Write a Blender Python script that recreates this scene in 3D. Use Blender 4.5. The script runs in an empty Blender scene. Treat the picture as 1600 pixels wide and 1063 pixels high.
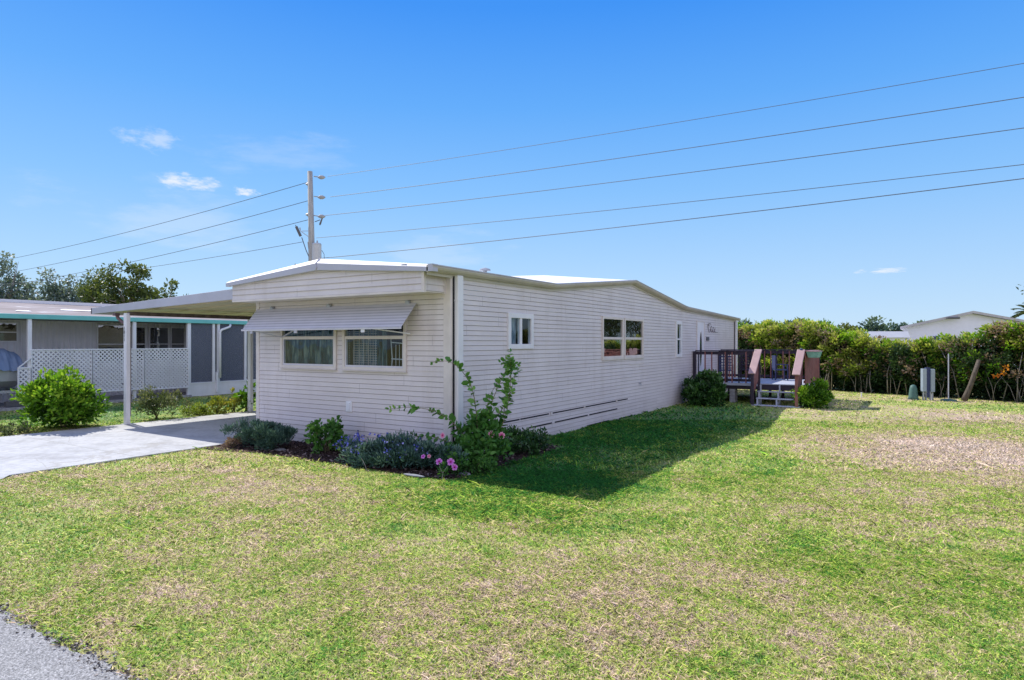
import bpy, math, random
import numpy as np
from mathutils import Vector, Matrix

random.seed(7)
rng = np.random.default_rng(11)
scn = bpy.context.scene
COL = scn.collection
PI = math.pi

# ------------------------------------------------------------------ materials
def srgb(r, g, b):
    f = lambda v: (v / 255 / 12.92) if v / 255 <= 0.04045 else ((v / 255 + 0.055) / 1.055) ** 2.4
    return (f(r), f(g), f(b), 1)

class NT:
    def __init__(s, name):
        s.m = bpy.data.materials.new(name); s.m.use_nodes = True
        s.t = s.m.node_tree; s.n = s.t.nodes; s.l = s.t.links
        s.n.clear(); s.out = s.n.new('ShaderNodeOutputMaterial')
    def new(s, typ, **kw):
        n = s.n.new(typ)
        for k, v in kw.items(): setattr(n, k, v)
        return n
    def link(s, a, b): s.l.new(a, b)
    def noise(s, scale, detail=3, rough=0.55, coord='Object', stretch=None):
        tc = s.new('ShaderNodeTexCoord'); n = s.new('ShaderNodeTexNoise')
        src = tc.outputs[coord]
        if stretch:
            mp = s.new('ShaderNodeMapping'); mp.inputs['Scale'].default_value = stretch
            s.link(src, mp.inputs[0]); src = mp.outputs[0]
        s.link(src, n.inputs['Vector'])
        n.inputs['Scale'].default_value = scale; n.inputs['Detail'].default_value = detail
        n.inputs['Roughness'].default_value = rough
        return n
    def ramp(s, fac, stops):
        r = s.new('ShaderNodeValToRGB'); e = r.color_ramp.elements
        while len(e) < len(stops): e.new(0.5)
        for el, (p, c) in zip(e, stops):
            el.position = p; el.color = c if len(c) == 4 else (*c, 1)
        s.link(fac, r.inputs[0]); return r
    def mix(s, fac, a, b, mode='MIX'):
        n = s.new('ShaderNodeMix', data_type='RGBA', blend_type=mode)
        for i, v in ((0, fac), (6, a), (7, b)):
            if hasattr(v, 'is_linked'): s.link(v, n.inputs[i])
            else: n.inputs[i].default_value = v if i == 0 or len(v) == 4 else (*v, 1)
        return n.outputs[2]
    def bsdf(s, color, rough=0.6, metal=0.0, spec=0.4, bump=None, bstr=0.3, bdist=0.01):
        b = s.new('ShaderNodeBsdfPrincipled')
        if hasattr(color, 'is_linked'): s.link(color, b.inputs['Base Color'])
        else: b.inputs['Base Color'].default_value = color if len(color) == 4 else (*color, 1)
        if hasattr(rough, 'is_linked'): s.link(rough, b.inputs['Roughness'])
        else: b.inputs['Roughness'].default_value = rough
        b.inputs['Metallic'].default_value = metal
        b.inputs['Specular IOR Level'].default_value = spec
        if bump is not None:
            bp = s.new('ShaderNodeBump'); bp.inputs['Strength'].default_value = bstr
            bp.inputs['Distance'].default_value = bdist
            s.link(bump, bp.inputs['Height']); s.link(bp.outputs[0], b.inputs['Normal'])
        return b
    def done(s, sh): s.link(sh, s.out.inputs[0]); return s.m

def painted(name, c, rough=0.5, var=0.12, scale=3.0, metal=0.0, spec=0.4, dirt=0.0, grime=(0.25, 0.22, 0.17)):
    t = NT(name)
    n = t.noise(scale, 4)
    c = np.array(c[:3])
    r = t.ramp(n.outputs[0], [(0.3, tuple(c * (1 - var))), (0.7, tuple(np.minimum(c * (1 + var * .5), 1)))])
    col = r.outputs[0]
    if dirt:
        n2 = t.noise(1.3, 6, 0.65, stretch=(1, 1, 0.35))
        r2 = t.ramp(n2.outputs[0], [(0.48, (0, 0, 0)), (0.72, (dirt,) * 3)])
        col = t.mix(r2.outputs[0], col, grime)
    n3 = t.noise(60, 2)
    return t.done(t.bsdf(col, rough, metal, spec, n3.outputs[0], 0.08, 0.002).outputs[0])

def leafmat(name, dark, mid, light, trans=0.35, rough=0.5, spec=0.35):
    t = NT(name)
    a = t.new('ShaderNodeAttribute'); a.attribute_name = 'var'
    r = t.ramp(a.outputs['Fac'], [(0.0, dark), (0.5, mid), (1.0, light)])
    b = t.bsdf(r.outputs[0], rough, 0, spec)
    tr = t.new('ShaderNodeBsdfTranslucent')
    g = t.mix(1.0, r.outputs[0], (1.0, 1.0, 0.55), 'MULTIPLY')
    t.link(g, tr.inputs[0])
    mx = t.new('ShaderNodeMixShader'); mx.inputs[0].default_value = trans
    t.link(b.outputs[0], mx.inputs[1]); t.link(tr.outputs[0], mx.inputs[2])
    return t.done(mx.outputs[0])

M = {}
LAP = 0.1016
def siding_mat():
    t = NT('vinyl_siding')
    n = t.noise(1.1, 5, 0.6, stretch=(1, 1, 3))
    r = t.ramp(n.outputs[0], [(0.3, (0.66, 0.615, 0.60)), (0.7, (0.73, 0.685, 0.67))])
    tc = t.new('ShaderNodeTexCoord'); sx = t.new('ShaderNodeSeparateXYZ'); t.link(tc.outputs['Object'], sx.inputs[0])
    # splash-back dirt close to the ground
    mr = t.new('ShaderNodeMapRange'); mr.inputs[1].default_value = 0.0; mr.inputs[2].default_value = 0.55
    mr.inputs[3].default_value = 0.4; mr.inputs[4].default_value = 0.0
    t.link(sx.outputs[2], mr.inputs[0])
    n2 = t.noise(5, 5, 0.7)
    mu = t.new('ShaderNodeMath', operation='MULTIPLY'); t.link(mr.outputs[0], mu.inputs[0]); t.link(n2.outputs[0], mu.inputs[1])
    col = t.mix(mu.outputs[0], r.outputs[0], (0.30, 0.26, 0.22))
    n3 = t.noise(0.5, 3, 0.6)
    mp = t.ramp(n3.outputs[0], [(0.35, (0.93, 0.93, 0.94)), (0.65, (1, 1, 1))])
    col = t.mix(1.0, col, mp.outputs[0], 'MULTIPLY')
    # every board length has a slightly different tone, with a faint joint
    def M_(op, a, b=None):
        m = t.new('ShaderNodeMath', operation=op)
        for i, q in enumerate((a, b)):
            if q is None: continue
            if hasattr(q, 'is_linked'): t.link(q, m.inputs[i])
            else: m.inputs[i].default_value = q
        return m.outputs[0]
    row = M_('FLOOR', M_('DIVIDE', sx.outputs[2], LAP * 2)); al = M_('ADD', sx.outputs[1], sx.outputs[0])
    wn0 = t.new('ShaderNodeTexWhiteNoise', noise_dimensions='1D'); t.link(row, wn0.inputs['W'])
    pos = M_('ADD', M_('DIVIDE', al, 3.66), wn0.outputs['Value'])
    wn = t.new('ShaderNodeTexWhiteNoise', noise_dimensions='1D'); t.link(M_('ADD', M_('MULTIPLY', row, 17.3), M_('FLOOR', pos)), wn.inputs['W'])
    rr = t.ramp(wn.outputs['Value'], [(0, (.965, .96, .965)), (1, (1.0, 1.0, 1.0))]); col = t.mix(1.0, col, rr.outputs[0], 'MULTIPLY')
    jn = M_('LESS_THAN', M_('FRACT', pos), .0035); col = t.mix(M_('MULTIPLY', jn, .45), col, (.25, .22, .22))
    st_ = t.noise(2.6, 5, 0.7, stretch=(1, 1, .12)); sr = t.ramp(st_.outputs[0], [(0.50, (1, 1, 1)), (0.74, (.90, .885, .86))]); col = t.mix(1.0, col, sr.outputs[0], 'MULTIPLY')
    n4 = t.noise(2.2, 2, 0.5, stretch=(1, 1, 4))
    return t.done(t.bsdf(col, 0.45, 0, 0.35, n4.outputs[0], 0.35, 0.03).outputs[0])
M['siding'] = siding_mat()
M['trim'] = painted('beige_trim', (0.68, 0.63, 0.59), 0.45)
M['white'] = painted('white_paint', (0.76, 0.77, 0.79), 0.42, 0.06, dirt=0.12)
M['roofwhite'] = painted('white_roof_membrane', (0.85, 0.85, 0.84), 0.6, 0.05)
M['fascia'] = painted('grey_fascia_metal', (0.46, 0.47, 0.54), 0.4, 0.05, 2.0, dirt=0.15)
M['gutter'] = painted('tan_gutter_metal', (0.50, 0.47, 0.40), 0.4, 0.08, 2.0, dirt=0.25)
M['soffit'] = painted('cream_soffit', (0.66, 0.58, 0.42), 0.6, 0.1, 1.5, dirt=0.15)
M['awning'] = painted('awning_metal', (0.60, 0.60, 0.65), 0.35, 0.05)
M['black'] = painted('dark_gap', (0.015, 0.015, 0.02), 0.9)
M['darkmetal'] = painted('dark_metal', (0.10, 0.10, 0.11), 0.5)
M['brownbeam'] = painted('weathered_brown_beam', (0.13, 0.10, 0.085), 0.7, 0.5, 6)
M['brownpipe'] = painted('brown_pipe', (0.16, 0.10, 0.11), 0.5)
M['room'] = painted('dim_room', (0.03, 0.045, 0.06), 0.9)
M['deckbrown'] = painted('dark_brown_deck_stain', (0.035, 0.026, 0.045), 0.55, 0.3, 5)
M['deckred'] = painted('red_brown_deck_stain', (0.24, 0.095, 0.085), 0.6, 0.3, 5, dirt=0.2, grime=(0.4, 0.33, 0.3))
M['capwood'] = painted('faded_pink_brown_board', (0.40, 0.27, 0.26), 0.6, 0.12, 5)
M['deckgrey'] = painted('grey_deck_paint', (0.46, 0.50, 0.58), 0.6, 0.12, 6, dirt=0.15)
M['block'] = painted('concrete_block', (0.36, 0.36, 0.38), 0.9, 0.3, 9, dirt=0.3)
M['teal'] = painted('teal_gutter_paint', (0.16, 0.52, 0.50), 0.45, 0.1, 2)
M['nwhite'] = painted('neighbour_white', (0.74, 0.76, 0.80), 0.55, 0.08, 2, dirt=0.2)
M['ngrey'] = painted('neighbour_grey_siding', (0.70, 0.71, 0.75), 0.6, 0.1, 2)
M['tarp'] = painted('blue_boat_cover', (0.20, 0.27, 0.40), 0.75, 0.2, 3)
M['hull'] = painted('boat_hull', (0.42, 0.45, 0.46), 0.35, 0.05)
M['orange'] = painted('orange_reflector', (0.85, 0.32, 0.03), 0.4)
M['tyre'] = painted('tyre_rubber', (0.02, 0.02, 0.02), 0.9)
M['galv'] = painted('galvanised_steel', (0.40, 0.42, 0.45), 0.45, 0.1, 8, metal=0.3)
M['utilgrey'] = painted('grey_utility_box', (0.30, 0.36, 0.42), 0.5, 0.1, 5)
M['utilgreen'] = painted('green_utility_box', (0.07, 0.15, 0.13), 0.6, 0.1, 5)
M['navy'] = painted('navy_chair', (0.035, 0.05, 0.13), 0.6)
M['stone'] = painted('pale_stone', (0.24, 0.25, 0.27), 0.9, 0.35, 12)
M['blueglaze'] = painted('blue_glazed_metal', (0.03, 0.05, 0.30), 0.3, 0.2, 10, spec=0.6)
M['greenglaze'] = painted('green_gold_metal', (0.16, 0.22, 0.12), 0.4, 0.4, 30)
M['tealbox'] = painted('teal_planter', (0.20, 0.42, 0.36), 0.6, 0.2, 8)
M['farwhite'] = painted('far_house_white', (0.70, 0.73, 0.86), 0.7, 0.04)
M['fargrey'] = painted('far_roof_edge', (0.42, 0.42, 0.46), 0.7)
M['letter'] = painted('black_numerals', (0.02, 0.02, 0.03), 0.5)
M['porcelain'] = painted('grey_insulator', (0.33, 0.33, 0.34), 0.3)
M['wire'] = painted('black_cable', (0.12, 0.14, 0.18), 0.6)
M['xformer'] = painted('transformer_can', (0.50, 0.51, 0.52), 0.5, 0.08)
M['script'] = painted('rusty_script_metal', (0.22, 0.20, 0.19), 0.5)

def wood(name, a, b, stretch, scale=6, rough=0.85):
    t = NT(name); n = t.noise(scale, 6, 0.65, stretch=stretch)
    r = t.ramp(n.outputs[0], [(0.3, a), (0.7, b)])
    return t.done(t.bsdf(r.outputs[0], rough, 0, 0.2, n.outputs[0], 0.5, 0.02).outputs[0])
M['pole'] = wood('weathered_pole_wood', (0.26, 0.26, 0.25), (0.48, 0.47, 0.44), (6, 6, 0.4), 5)
M['bark'] = wood('bark', (0.05, 0.04, 0.03), (0.17, 0.14, 0.11), (4, 4, 0.6), 8)
M['palebark'] = wood('pale_bark', (0.14, 0.13, 0.11), (0.36, 0.33, 0.30), (4, 4, 0.8), 8)
M['stem'] = wood('green_brown_stem', (0.12, 0.10, 0.05), (0.26, 0.24, 0.14), (8, 8, 1), 12)

def glass(name, tint=(0.75, 0.85, 0.9), refl=0.0):
    t = NT(name)
    tr = t.new('ShaderNodeBsdfTransparent'); tr.inputs[0].default_value = (*tint, 1)
    gl = t.new('ShaderNodeBsdfGlossy'); gl.inputs['Roughness'].default_value = 0.02
    n = t.noise(2.2, 2, 0.5)
    bp = t.new('ShaderNodeBump'); bp.inputs['Strength'].default_value = 0.25; bp.inputs['Distance'].default_value = 0.02
    t.link(n.outputs[0], bp.inputs['Height']); t.link(bp.outputs[0], gl.inputs['Normal'])
    fr = t.new('ShaderNodeLayerWeight'); fr.inputs[0].default_value = 0.5
    pw = t.new('ShaderNodeMath', operation='POWER'); pw.inputs[1].default_value = 4.0; t.link(fr.outputs['Facing'], pw.inputs[0])
    ad = t.new('ShaderNodeMath', operation='MULTIPLY_ADD'); ad.inputs[1].default_value = 0.8; ad.inputs[2].default_value = 0.05 + refl; ad.use_clamp = True
    t.link(pw.outputs[0], ad.inputs[0])
    mx = t.new('ShaderNodeMixShader'); t.link(ad.outputs[0], mx.inputs[0])
    t.link(tr.outputs[0], mx.inputs[1]); t.link(gl.outputs[0], mx.inputs[2])
    return t.done(mx.outputs[0])
M['glass'] = glass('window_glass')
M['glassdark'] = glass('dark_window_glass', (0.35, 0.42, 0.45), 0.28)

def screen_mat():
    t = NT('insect_screen')
    tr = t.new('ShaderNodeBsdfTransparent'); df = t.bsdf((0.13, 0.15, 0.20), 0.8)
    mx = t.new('ShaderNodeMixShader'); mx.inputs[0].default_value = 0.62
    t.link(tr.outputs[0], mx.inputs[1]); t.link(df.outputs[0], mx.inputs[2])
    return t.done(mx.outputs[0])
M['screen'] = screen_mat()

def curtain_mat(name, a, b, c, plaid=False):
    t = NT(name)
    n = t.noise(7, 3, 0.6, stretch=(2.2, 1, 0.3))
    r = t.ramp(n.outputs[0], [(0.36, a), (0.5, b), (0.66, c)])
    col = r.outputs[0]
    if plaid:
        w1 = t.new('ShaderNodeTexWave'); w1.inputs['Scale'].default_value = 6; w1.bands_direction = 'Z'
        w2 = t.new('ShaderNodeTexWave'); w2.inputs['Scale'].default_value = 7; w2.bands_direction = 'X'
        tc = t.new('ShaderNodeTexCoord'); t.link(tc.outputs['Object'], w1.inputs[0]); t.link(tc.outputs['Object'], w2.inputs[0])
        mx = t.new('ShaderNodeMath', operation='MAXIMUM'); t.link(w1.outputs['Fac'], mx.inputs[0]); t.link(w2.outputs['Fac'], mx.inputs[1])
        rr = t.ramp(mx.outputs[0], [(0.8, (0, 0, 0)), (0.95, (0.7, 0.7, 0.7))])
        col = t.mix(rr.outputs[0], col, (0.55, 0.48, 0.46))
    return t.done(t.bsdf(col, 0.9, 0, 0.1).outputs[0])
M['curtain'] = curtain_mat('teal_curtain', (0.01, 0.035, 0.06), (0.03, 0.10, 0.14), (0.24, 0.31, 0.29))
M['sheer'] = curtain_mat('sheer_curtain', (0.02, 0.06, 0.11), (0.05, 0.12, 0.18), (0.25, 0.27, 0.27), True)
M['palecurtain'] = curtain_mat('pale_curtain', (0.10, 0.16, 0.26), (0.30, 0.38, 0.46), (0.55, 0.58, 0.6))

M['lf_hib'] = leafmat('hibiscus_leaf', (0.03, 0.10, 0.02), (0.09, 0.25, 0.045), (0.24, 0.44, 0.09), 0.3)
M['lf_silver'] = leafmat('silver_green_leaf', (0.03, 0.08, 0.07), (0.09, 0.18, 0.15), (0.28, 0.40, 0.32), 0.2)
M['lf_bright'] = leafmat('bright_green_leaf', (0.025, 0.09, 0.01), (0.14, 0.33, 0.02), (0.50, 0.68, 0.07), 0.4)
M['lf_olive'] = leafmat('olive_leaf', (0.05, 0.08, 0.03), (0.16, 0.20, 0.09), (0.38, 0.36, 0.20), 0.3)
M['lf_yellow'] = leafmat('yellow_croton_leaf', (0.15, 0.20, 0.03), (0.42, 0.45, 0.06), (0.65, 0.42, 0.12), 0.35)
M['lf_dark'] = leafmat('dark_glossy_leaf', (0.015, 0.05, 0.015), (0.04, 0.12, 0.025), (0.14, 0.28, 0.06), 0.25, 0.35, 0.5)
M['lf_oak'] = leafmat('oak_leaf', (0.03, 0.055, 0.02), (0.09, 0.13, 0.03), (0.22, 0.25, 0.05), 0.3)
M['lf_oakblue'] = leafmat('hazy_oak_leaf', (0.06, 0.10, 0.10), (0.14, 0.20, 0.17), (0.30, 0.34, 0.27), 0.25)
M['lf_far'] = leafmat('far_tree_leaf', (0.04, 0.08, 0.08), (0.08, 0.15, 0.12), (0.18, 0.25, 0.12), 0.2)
M['lf_lime'] = leafmat('lime_vine_leaf', (0.08, 0.14, 0.02), (0.33, 0.42, 0.06), (0.70, 0.68, 0.22), 0.4)
M['lf_dead'] = leafmat('dry_vine_leaf', (0.16, 0.09, 0.07), (0.36, 0.25, 0.17), (0.55, 0.46, 0.34), 0.2)
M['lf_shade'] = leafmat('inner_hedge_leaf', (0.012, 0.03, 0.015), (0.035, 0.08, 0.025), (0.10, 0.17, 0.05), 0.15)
M['pt_blue'] = leafmat('blue_petal', (0.05, 0.06, 0.40), (0.12, 0.14, 0.65), (0.45, 0.45, 0.85), 0.2)
M['pt_pink'] = leafmat('pink_petal', (0.55, 0.06, 0.22), (0.80, 0.20, 0.42), (0.9, 0.55, 0.68), 0.25)
M['pt_mag'] = leafmat('magenta_petal', (0.35, 0.03, 0.40), (0.62, 0.12, 0.62), (0.80, 0.4, 0.75), 0.25)
M['pt_red'] = leafmat('dark_red_eye', (0.35, 0.0, 0.06), (0.4, 0.0, 0.08), (0.5, 0.02, 0.1), 0.1)
M['pt_orange'] = leafmat('orange_leaf', (0.6, 0.12, 0.02), (0.8, 0.28, 0.03), (0.85, 0.45, 0.06), 0.3)
M['chip'] = leafmat('mulch_chip', (0.02, 0.014, 0.014), (0.07, 0.045, 0.042), (0.30, 0.24, 0.23), 0.0, 0.9)

def lawn_nodes(t, blade):
    tc = t.new('ShaderNodeTexCoord')
    def nz(scale, det, ro, off=0, st=(1, 1, 0)):
        mp = t.new('ShaderNodeMapping'); mp.inputs['Location'].default_value = (off, off * .7, 0)
        mp.inputs['Scale'].default_value = st
        t.link(tc.outputs['Object'], mp.inputs[0])
        n = t.new('ShaderNodeTexNoise'); t.link(mp.outputs[0], n.inputs[0])
        n.inputs['Scale'].default_value = scale; n.inputs['Detail'].default_value = det; n.inputs['Roughness'].default_value = ro
        return n.outputs[0]
    sx = t.new('ShaderNodeSeparateXYZ'); t.link(tc.outputs['Object'], sx.inputs[0])
    big = nz(0.33, 4, 0.62, 3.1)
    mid = nz(1.9, 4, 0.65, 9.0)
    # colour patches: dry and green areas, plus house shadow deepened in the colour
    def bump(cx, cy, rx, ry):
        mp = t.new('ShaderNodeMapping'); mp.inputs['Location'].default_value = (-cx / rx, -cy / ry, 0)
        mp.inputs['Scale'].default_value = (1 / rx, 1 / ry, 0)
        t.link(tc.outputs['Object'], mp.inputs[0])
        ln = t.new('ShaderNodeVectorMath', operation='LENGTH'); t.link(mp.outputs[0], ln.inputs[0])
        mr = t.new('ShaderNodeMapRange', interpolation_type='SMOOTHSTEP'); mr.inputs[1].default_value = 0.2; mr.inputs[2].default_value = 1.0
        mr.inputs[3].default_value = 1.0; mr.inputs[4].default_value = 0.0
        t.link(ln.outputs['Value'], mr.inputs[0]); return mr.outputs[0]
    def add(a, b, k=1.0):
        m = t.new('ShaderNodeMath', operation='MULTIPLY_ADD'); t.link(b, m.inputs[0]); m.inputs[1].default_value = k
        t.link(a, m.inputs[2]); return m.outputs[0]
    def mul(a, k):
        m = t.new('ShaderNodeMath', operation='MULTIPLY'); t.link(a, m.inputs[0]); m.inputs[1].default_value = k; return m.outputs[0]
    f = mul(big, .55)
    f = add(f, mid, 0.82)
    f = add(f, nz(8.5, 3, .7, 5.0), 0.62)
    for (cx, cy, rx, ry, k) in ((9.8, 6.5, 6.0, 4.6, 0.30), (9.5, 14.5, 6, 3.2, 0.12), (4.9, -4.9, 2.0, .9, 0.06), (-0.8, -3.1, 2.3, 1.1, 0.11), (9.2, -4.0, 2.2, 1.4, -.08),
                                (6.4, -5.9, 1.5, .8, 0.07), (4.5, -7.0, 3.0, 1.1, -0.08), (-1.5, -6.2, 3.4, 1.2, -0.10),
                                (2.2, -2.6, 1.8, 1.1, -0.13), (7.6, -2.2, 2.6, 2.0, -0.12), (4.6, 2.0, 2.2, 5.0, -0.12), (1.4, 6.5, 3.5, 13.0, -0.46), (2.6, -.5, 2.1, 1.7, -0.30), (-14.5, 2, 5, 9, -.30), (4.0, -2.3, 2.6, 1.0, -.10), (11, 18.5, 9, 2.2, -0.10),  # strongest green patches beside the home paint its shadow deeper
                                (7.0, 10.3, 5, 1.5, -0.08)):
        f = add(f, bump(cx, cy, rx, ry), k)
    if blade:
        a = t.new('ShaderNodeAttribute'); a.attribute_name = 'var'
        f = add(f, a.outputs['Fac'], 0.42)
    else:
        f = add(f, nz(30, 3, 0.7, 1), 0.42)
    mr = t.new('ShaderNodeMapRange'); mr.inputs[1].default_value = 0.84; mr.inputs[2].default_value = 1.61; mr.inputs[3].default_value = 0; mr.inputs[4].default_value = 1
    t.link(f, mr.inputs[0]); f = mr.outputs[0]
    r = t.ramp(f, [(0.0, (0.05, 0.26, 0.035)), (0.17, (0.20, 0.43, 0.045)), (0.34, (0.44, 0.62, 0.085)), (0.49, (0.64, 0.66, 0.18)), (0.60, (0.70, 0.60, 0.35)), (0.76, (0.76, 0.56, 0.43)), (1.0, (0.88, 0.74, 0.62))])
    # shift everything so the ramp is used near its middle
    return r, f

def grass_mat():
    t = NT('lawn_blade')
    r, f = lawn_nodes(t, True)
    a2 = t.new('ShaderNodeAttribute'); a2.attribute_name = 'tone'
    mr = t.ramp(a2.outputs['Fac'], [(0.0, (0.27, 0.28, 0.25)), (0.5, (.93, .93, .93)), (1.0, (1.42, 1.38, 1.32))])
    col = t.mix(1.0, r.outputs[0], mr.outputs[0], 'MULTIPLY')
    b = t.bsdf(col, 0.6, 0, 0.25)
    gn = t.new('ShaderNodeNewGeometry'); va = t.new('ShaderNodeVectorMath', operation='MULTIPLY_ADD')
    t.link(gn.outputs['Normal'], va.inputs[0]); va.inputs[1].default_value = (.55, .55, .55); va.inputs[2].default_value = (0, 0, .8)
    vn = t.new('ShaderNodeVectorMath', operation='NORMALIZE'); t.link(va.outputs[0], vn.inputs[0]); t.link(vn.outputs[0], b.inputs['Normal'])
    tr = t.new('ShaderNodeBsdfTranslucent'); t.link(col, tr.inputs[0])
    mx = t.new('ShaderNodeMixShader'); mx.inputs[0].default_value = 0.25
    t.link(b.outputs[0], mx.inputs[1]); t.link(tr.outputs[0], mx.inputs[2])
    return t.done(mx.outputs[0])
def ground_mat():
    t = NT('lawn_ground')
    r, f = lawn_nodes(t, False)
    n = t.noise(45, 4, 0.7)
    mr = t.ramp(n.outputs[0], [(0.3, (0.45, 0.42, 0.40)), (0.65, (0.95, 0.93, 0.92))])
    col = t.mix(1.0, r.outputs[0], mr.outputs[0], 'MULTIPLY')
    col = t.mix(0.3, col, (0.34, 0.27, 0.20))
    return t.done(t.bsdf(col, 0.95, 0, 0.1, n.outputs[0], 0.8, 0.03).outputs[0])
M['blade'] = grass_mat(); M['ground'] = ground_mat()

def concrete_mat():
    t = NT('driveway_concrete')
    n = t.noise(0.9, 6, 0.65); n2 = t.noise(7, 5, 0.7)
    r = t.ramp(n.outputs[0], [(0.3, (0.36, 0.36, 0.365)), (0.5, (0.48, 0.49, 0.50)), (0.75, (0.56, 0.56, 0.56))])
    r2 = t.ramp(n2.outputs[0], [(0.33, (0.62, 0.61, 0.60)), (0.6, (1, 1, 1))])
    col = t.mix(0.55, r.outputs[0], r2.outputs[0], 'MULTIPLY')
    tc = t.new('ShaderNodeTexCoord')
    # control joints every 3 m across
    w = t.new('ShaderNodeSeparateXYZ'); t.link(tc.outputs['Object'], w.inputs[0])
    m1 = t.new('ShaderNodeMath', operation='PINGPONG'); m1.inputs[1].default_value = 1.55; t.link(w.outputs[1], m1.inputs[0])
    lt = t.new('ShaderNodeMath', operation='LESS_THAN'); lt.inputs[1].default_value = 0.012; t.link(m1.outputs[0], lt.inputs[0])
    col = t.mix(lt.outputs[0], col, (0.30, 0.30, 0.29))
    vo = t.new('ShaderNodeTexVoronoi', feature='DISTANCE_TO_EDGE'); vo.inputs['Scale'].default_value = 0.42
    nn = t.noise(3, 4, 0.6)
    mp = t.mix(0.12, tc.outputs['Object'], nn.outputs['Color'], 'ADD')
    t.link(mp, vo.inputs['Vector'])
    lt2 = t.new('ShaderNodeMath', operation='LESS_THAN'); lt2.inputs[1].default_value = 0.0035; t.link(vo.outputs[0], lt2.inputs[0])
    mu = t.new('ShaderNodeMath', operation='MULTIPLY'); mu.inputs[1].default_value = 0.55; t.link(lt2.outputs[0], mu.inputs[0])
    col = t.mix(mu.outputs[0], col, (0.33, 0.32, 0.30))
    return t.done(t.bsdf(col, 0.85, 0, 0.2, n2.outputs[0], 0.15, 0.01).outputs[0])
M['concrete'] = concrete_mat()
def asphalt_mat():
    t = NT('road_asphalt')
    v = t.noise(75, 3, 0.8); n = t.noise(1.5, 4)
    r = t.ramp(v.outputs[0], [(0.32, (0.10, 0.098, 0.095)), (0.5, (0.30, 0.295, 0.28)), (0.68, (0.66, 0.64, 0.61))])
    r2 = t.ramp(n.outputs[0], [(0.3, (0.85, 0.85, 0.87)), (0.7, (1.05, 1.05, 1.05))])
    col = t.mix(1.0, r.outputs[0], r2.outputs[0], 'MULTIPLY')
    return t.done(t.bsdf(col, 0.9, 0, 0.25, v.outputs[0], 0.8, 0.01).outputs[0])
M['asphalt'] = asphalt_mat()
def mulch_mat():
    t = NT('mulch'); n = t.noise(28, 5, 0.75)
    r = t.ramp(n.outputs[0], [(0.35, (0.018, 0.012, 0.012)), (0.55, (0.07, 0.042, 0.038)), (0.75, (0.20, 0.13, 0.12))])
    return t.done(t.bsdf(r.outputs[0], 0.95, 0, 0.1, n.outputs[0], 1.0, 0.03).outputs[0])
M['mulch'] = mulch_mat()
def nroof_mat():
    t = NT('patchy_white_roof'); n = t.noise(1.2, 6, 0.7, stretch=(1, .4, 1))
    r = t.ramp(n.outputs[0], [(0.35, (0.17, 0.14, 0.14)), (0.60, (0.27, 0.23, 0.235)), (0.70, (0.6, 0.6, 0.6))])
    return t.done(t.bsdf(r.outputs[0], 0.8, 0, 0.2, n.outputs[0], 0.4, 0.02).outputs[0])
M['nroof'] = nroof_mat()

# ------------------------------------------------------------------ object helpers
ORG = {}
def tag(o, label, cat, group=None, kind=None):
    o['label'] = label; o['category'] = cat
    if group: o['group'] = group
    if kind: o['kind'] = kind
    return o
def empty(name, loc, label, cat, group=None):
    o = bpy.data.objects.new(name, None); COL.objects.link(o); o.location = loc
    o.empty_display_size = 0.2; ORG[o.name] = Vector(loc); return tag(o, label, cat, group)
def link_mesh(name, me, mat, parent=None, loc=None):
    o = bpy.data.objects.new(name, me); COL.objects.link(o)
    for m_ in (mat if isinstance(mat, list) else [mat]): me.materials.append(m_)
    if parent is not None: o.parent = parent; ORG[o.name] = ORG.get(parent.name, Vector((0, 0, 0)))
    elif loc is not None: o.location = loc; ORG[o.name] = Vector(loc)
    else: ORG[o.name] = Vector((0, 0, 0))
    return o

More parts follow.
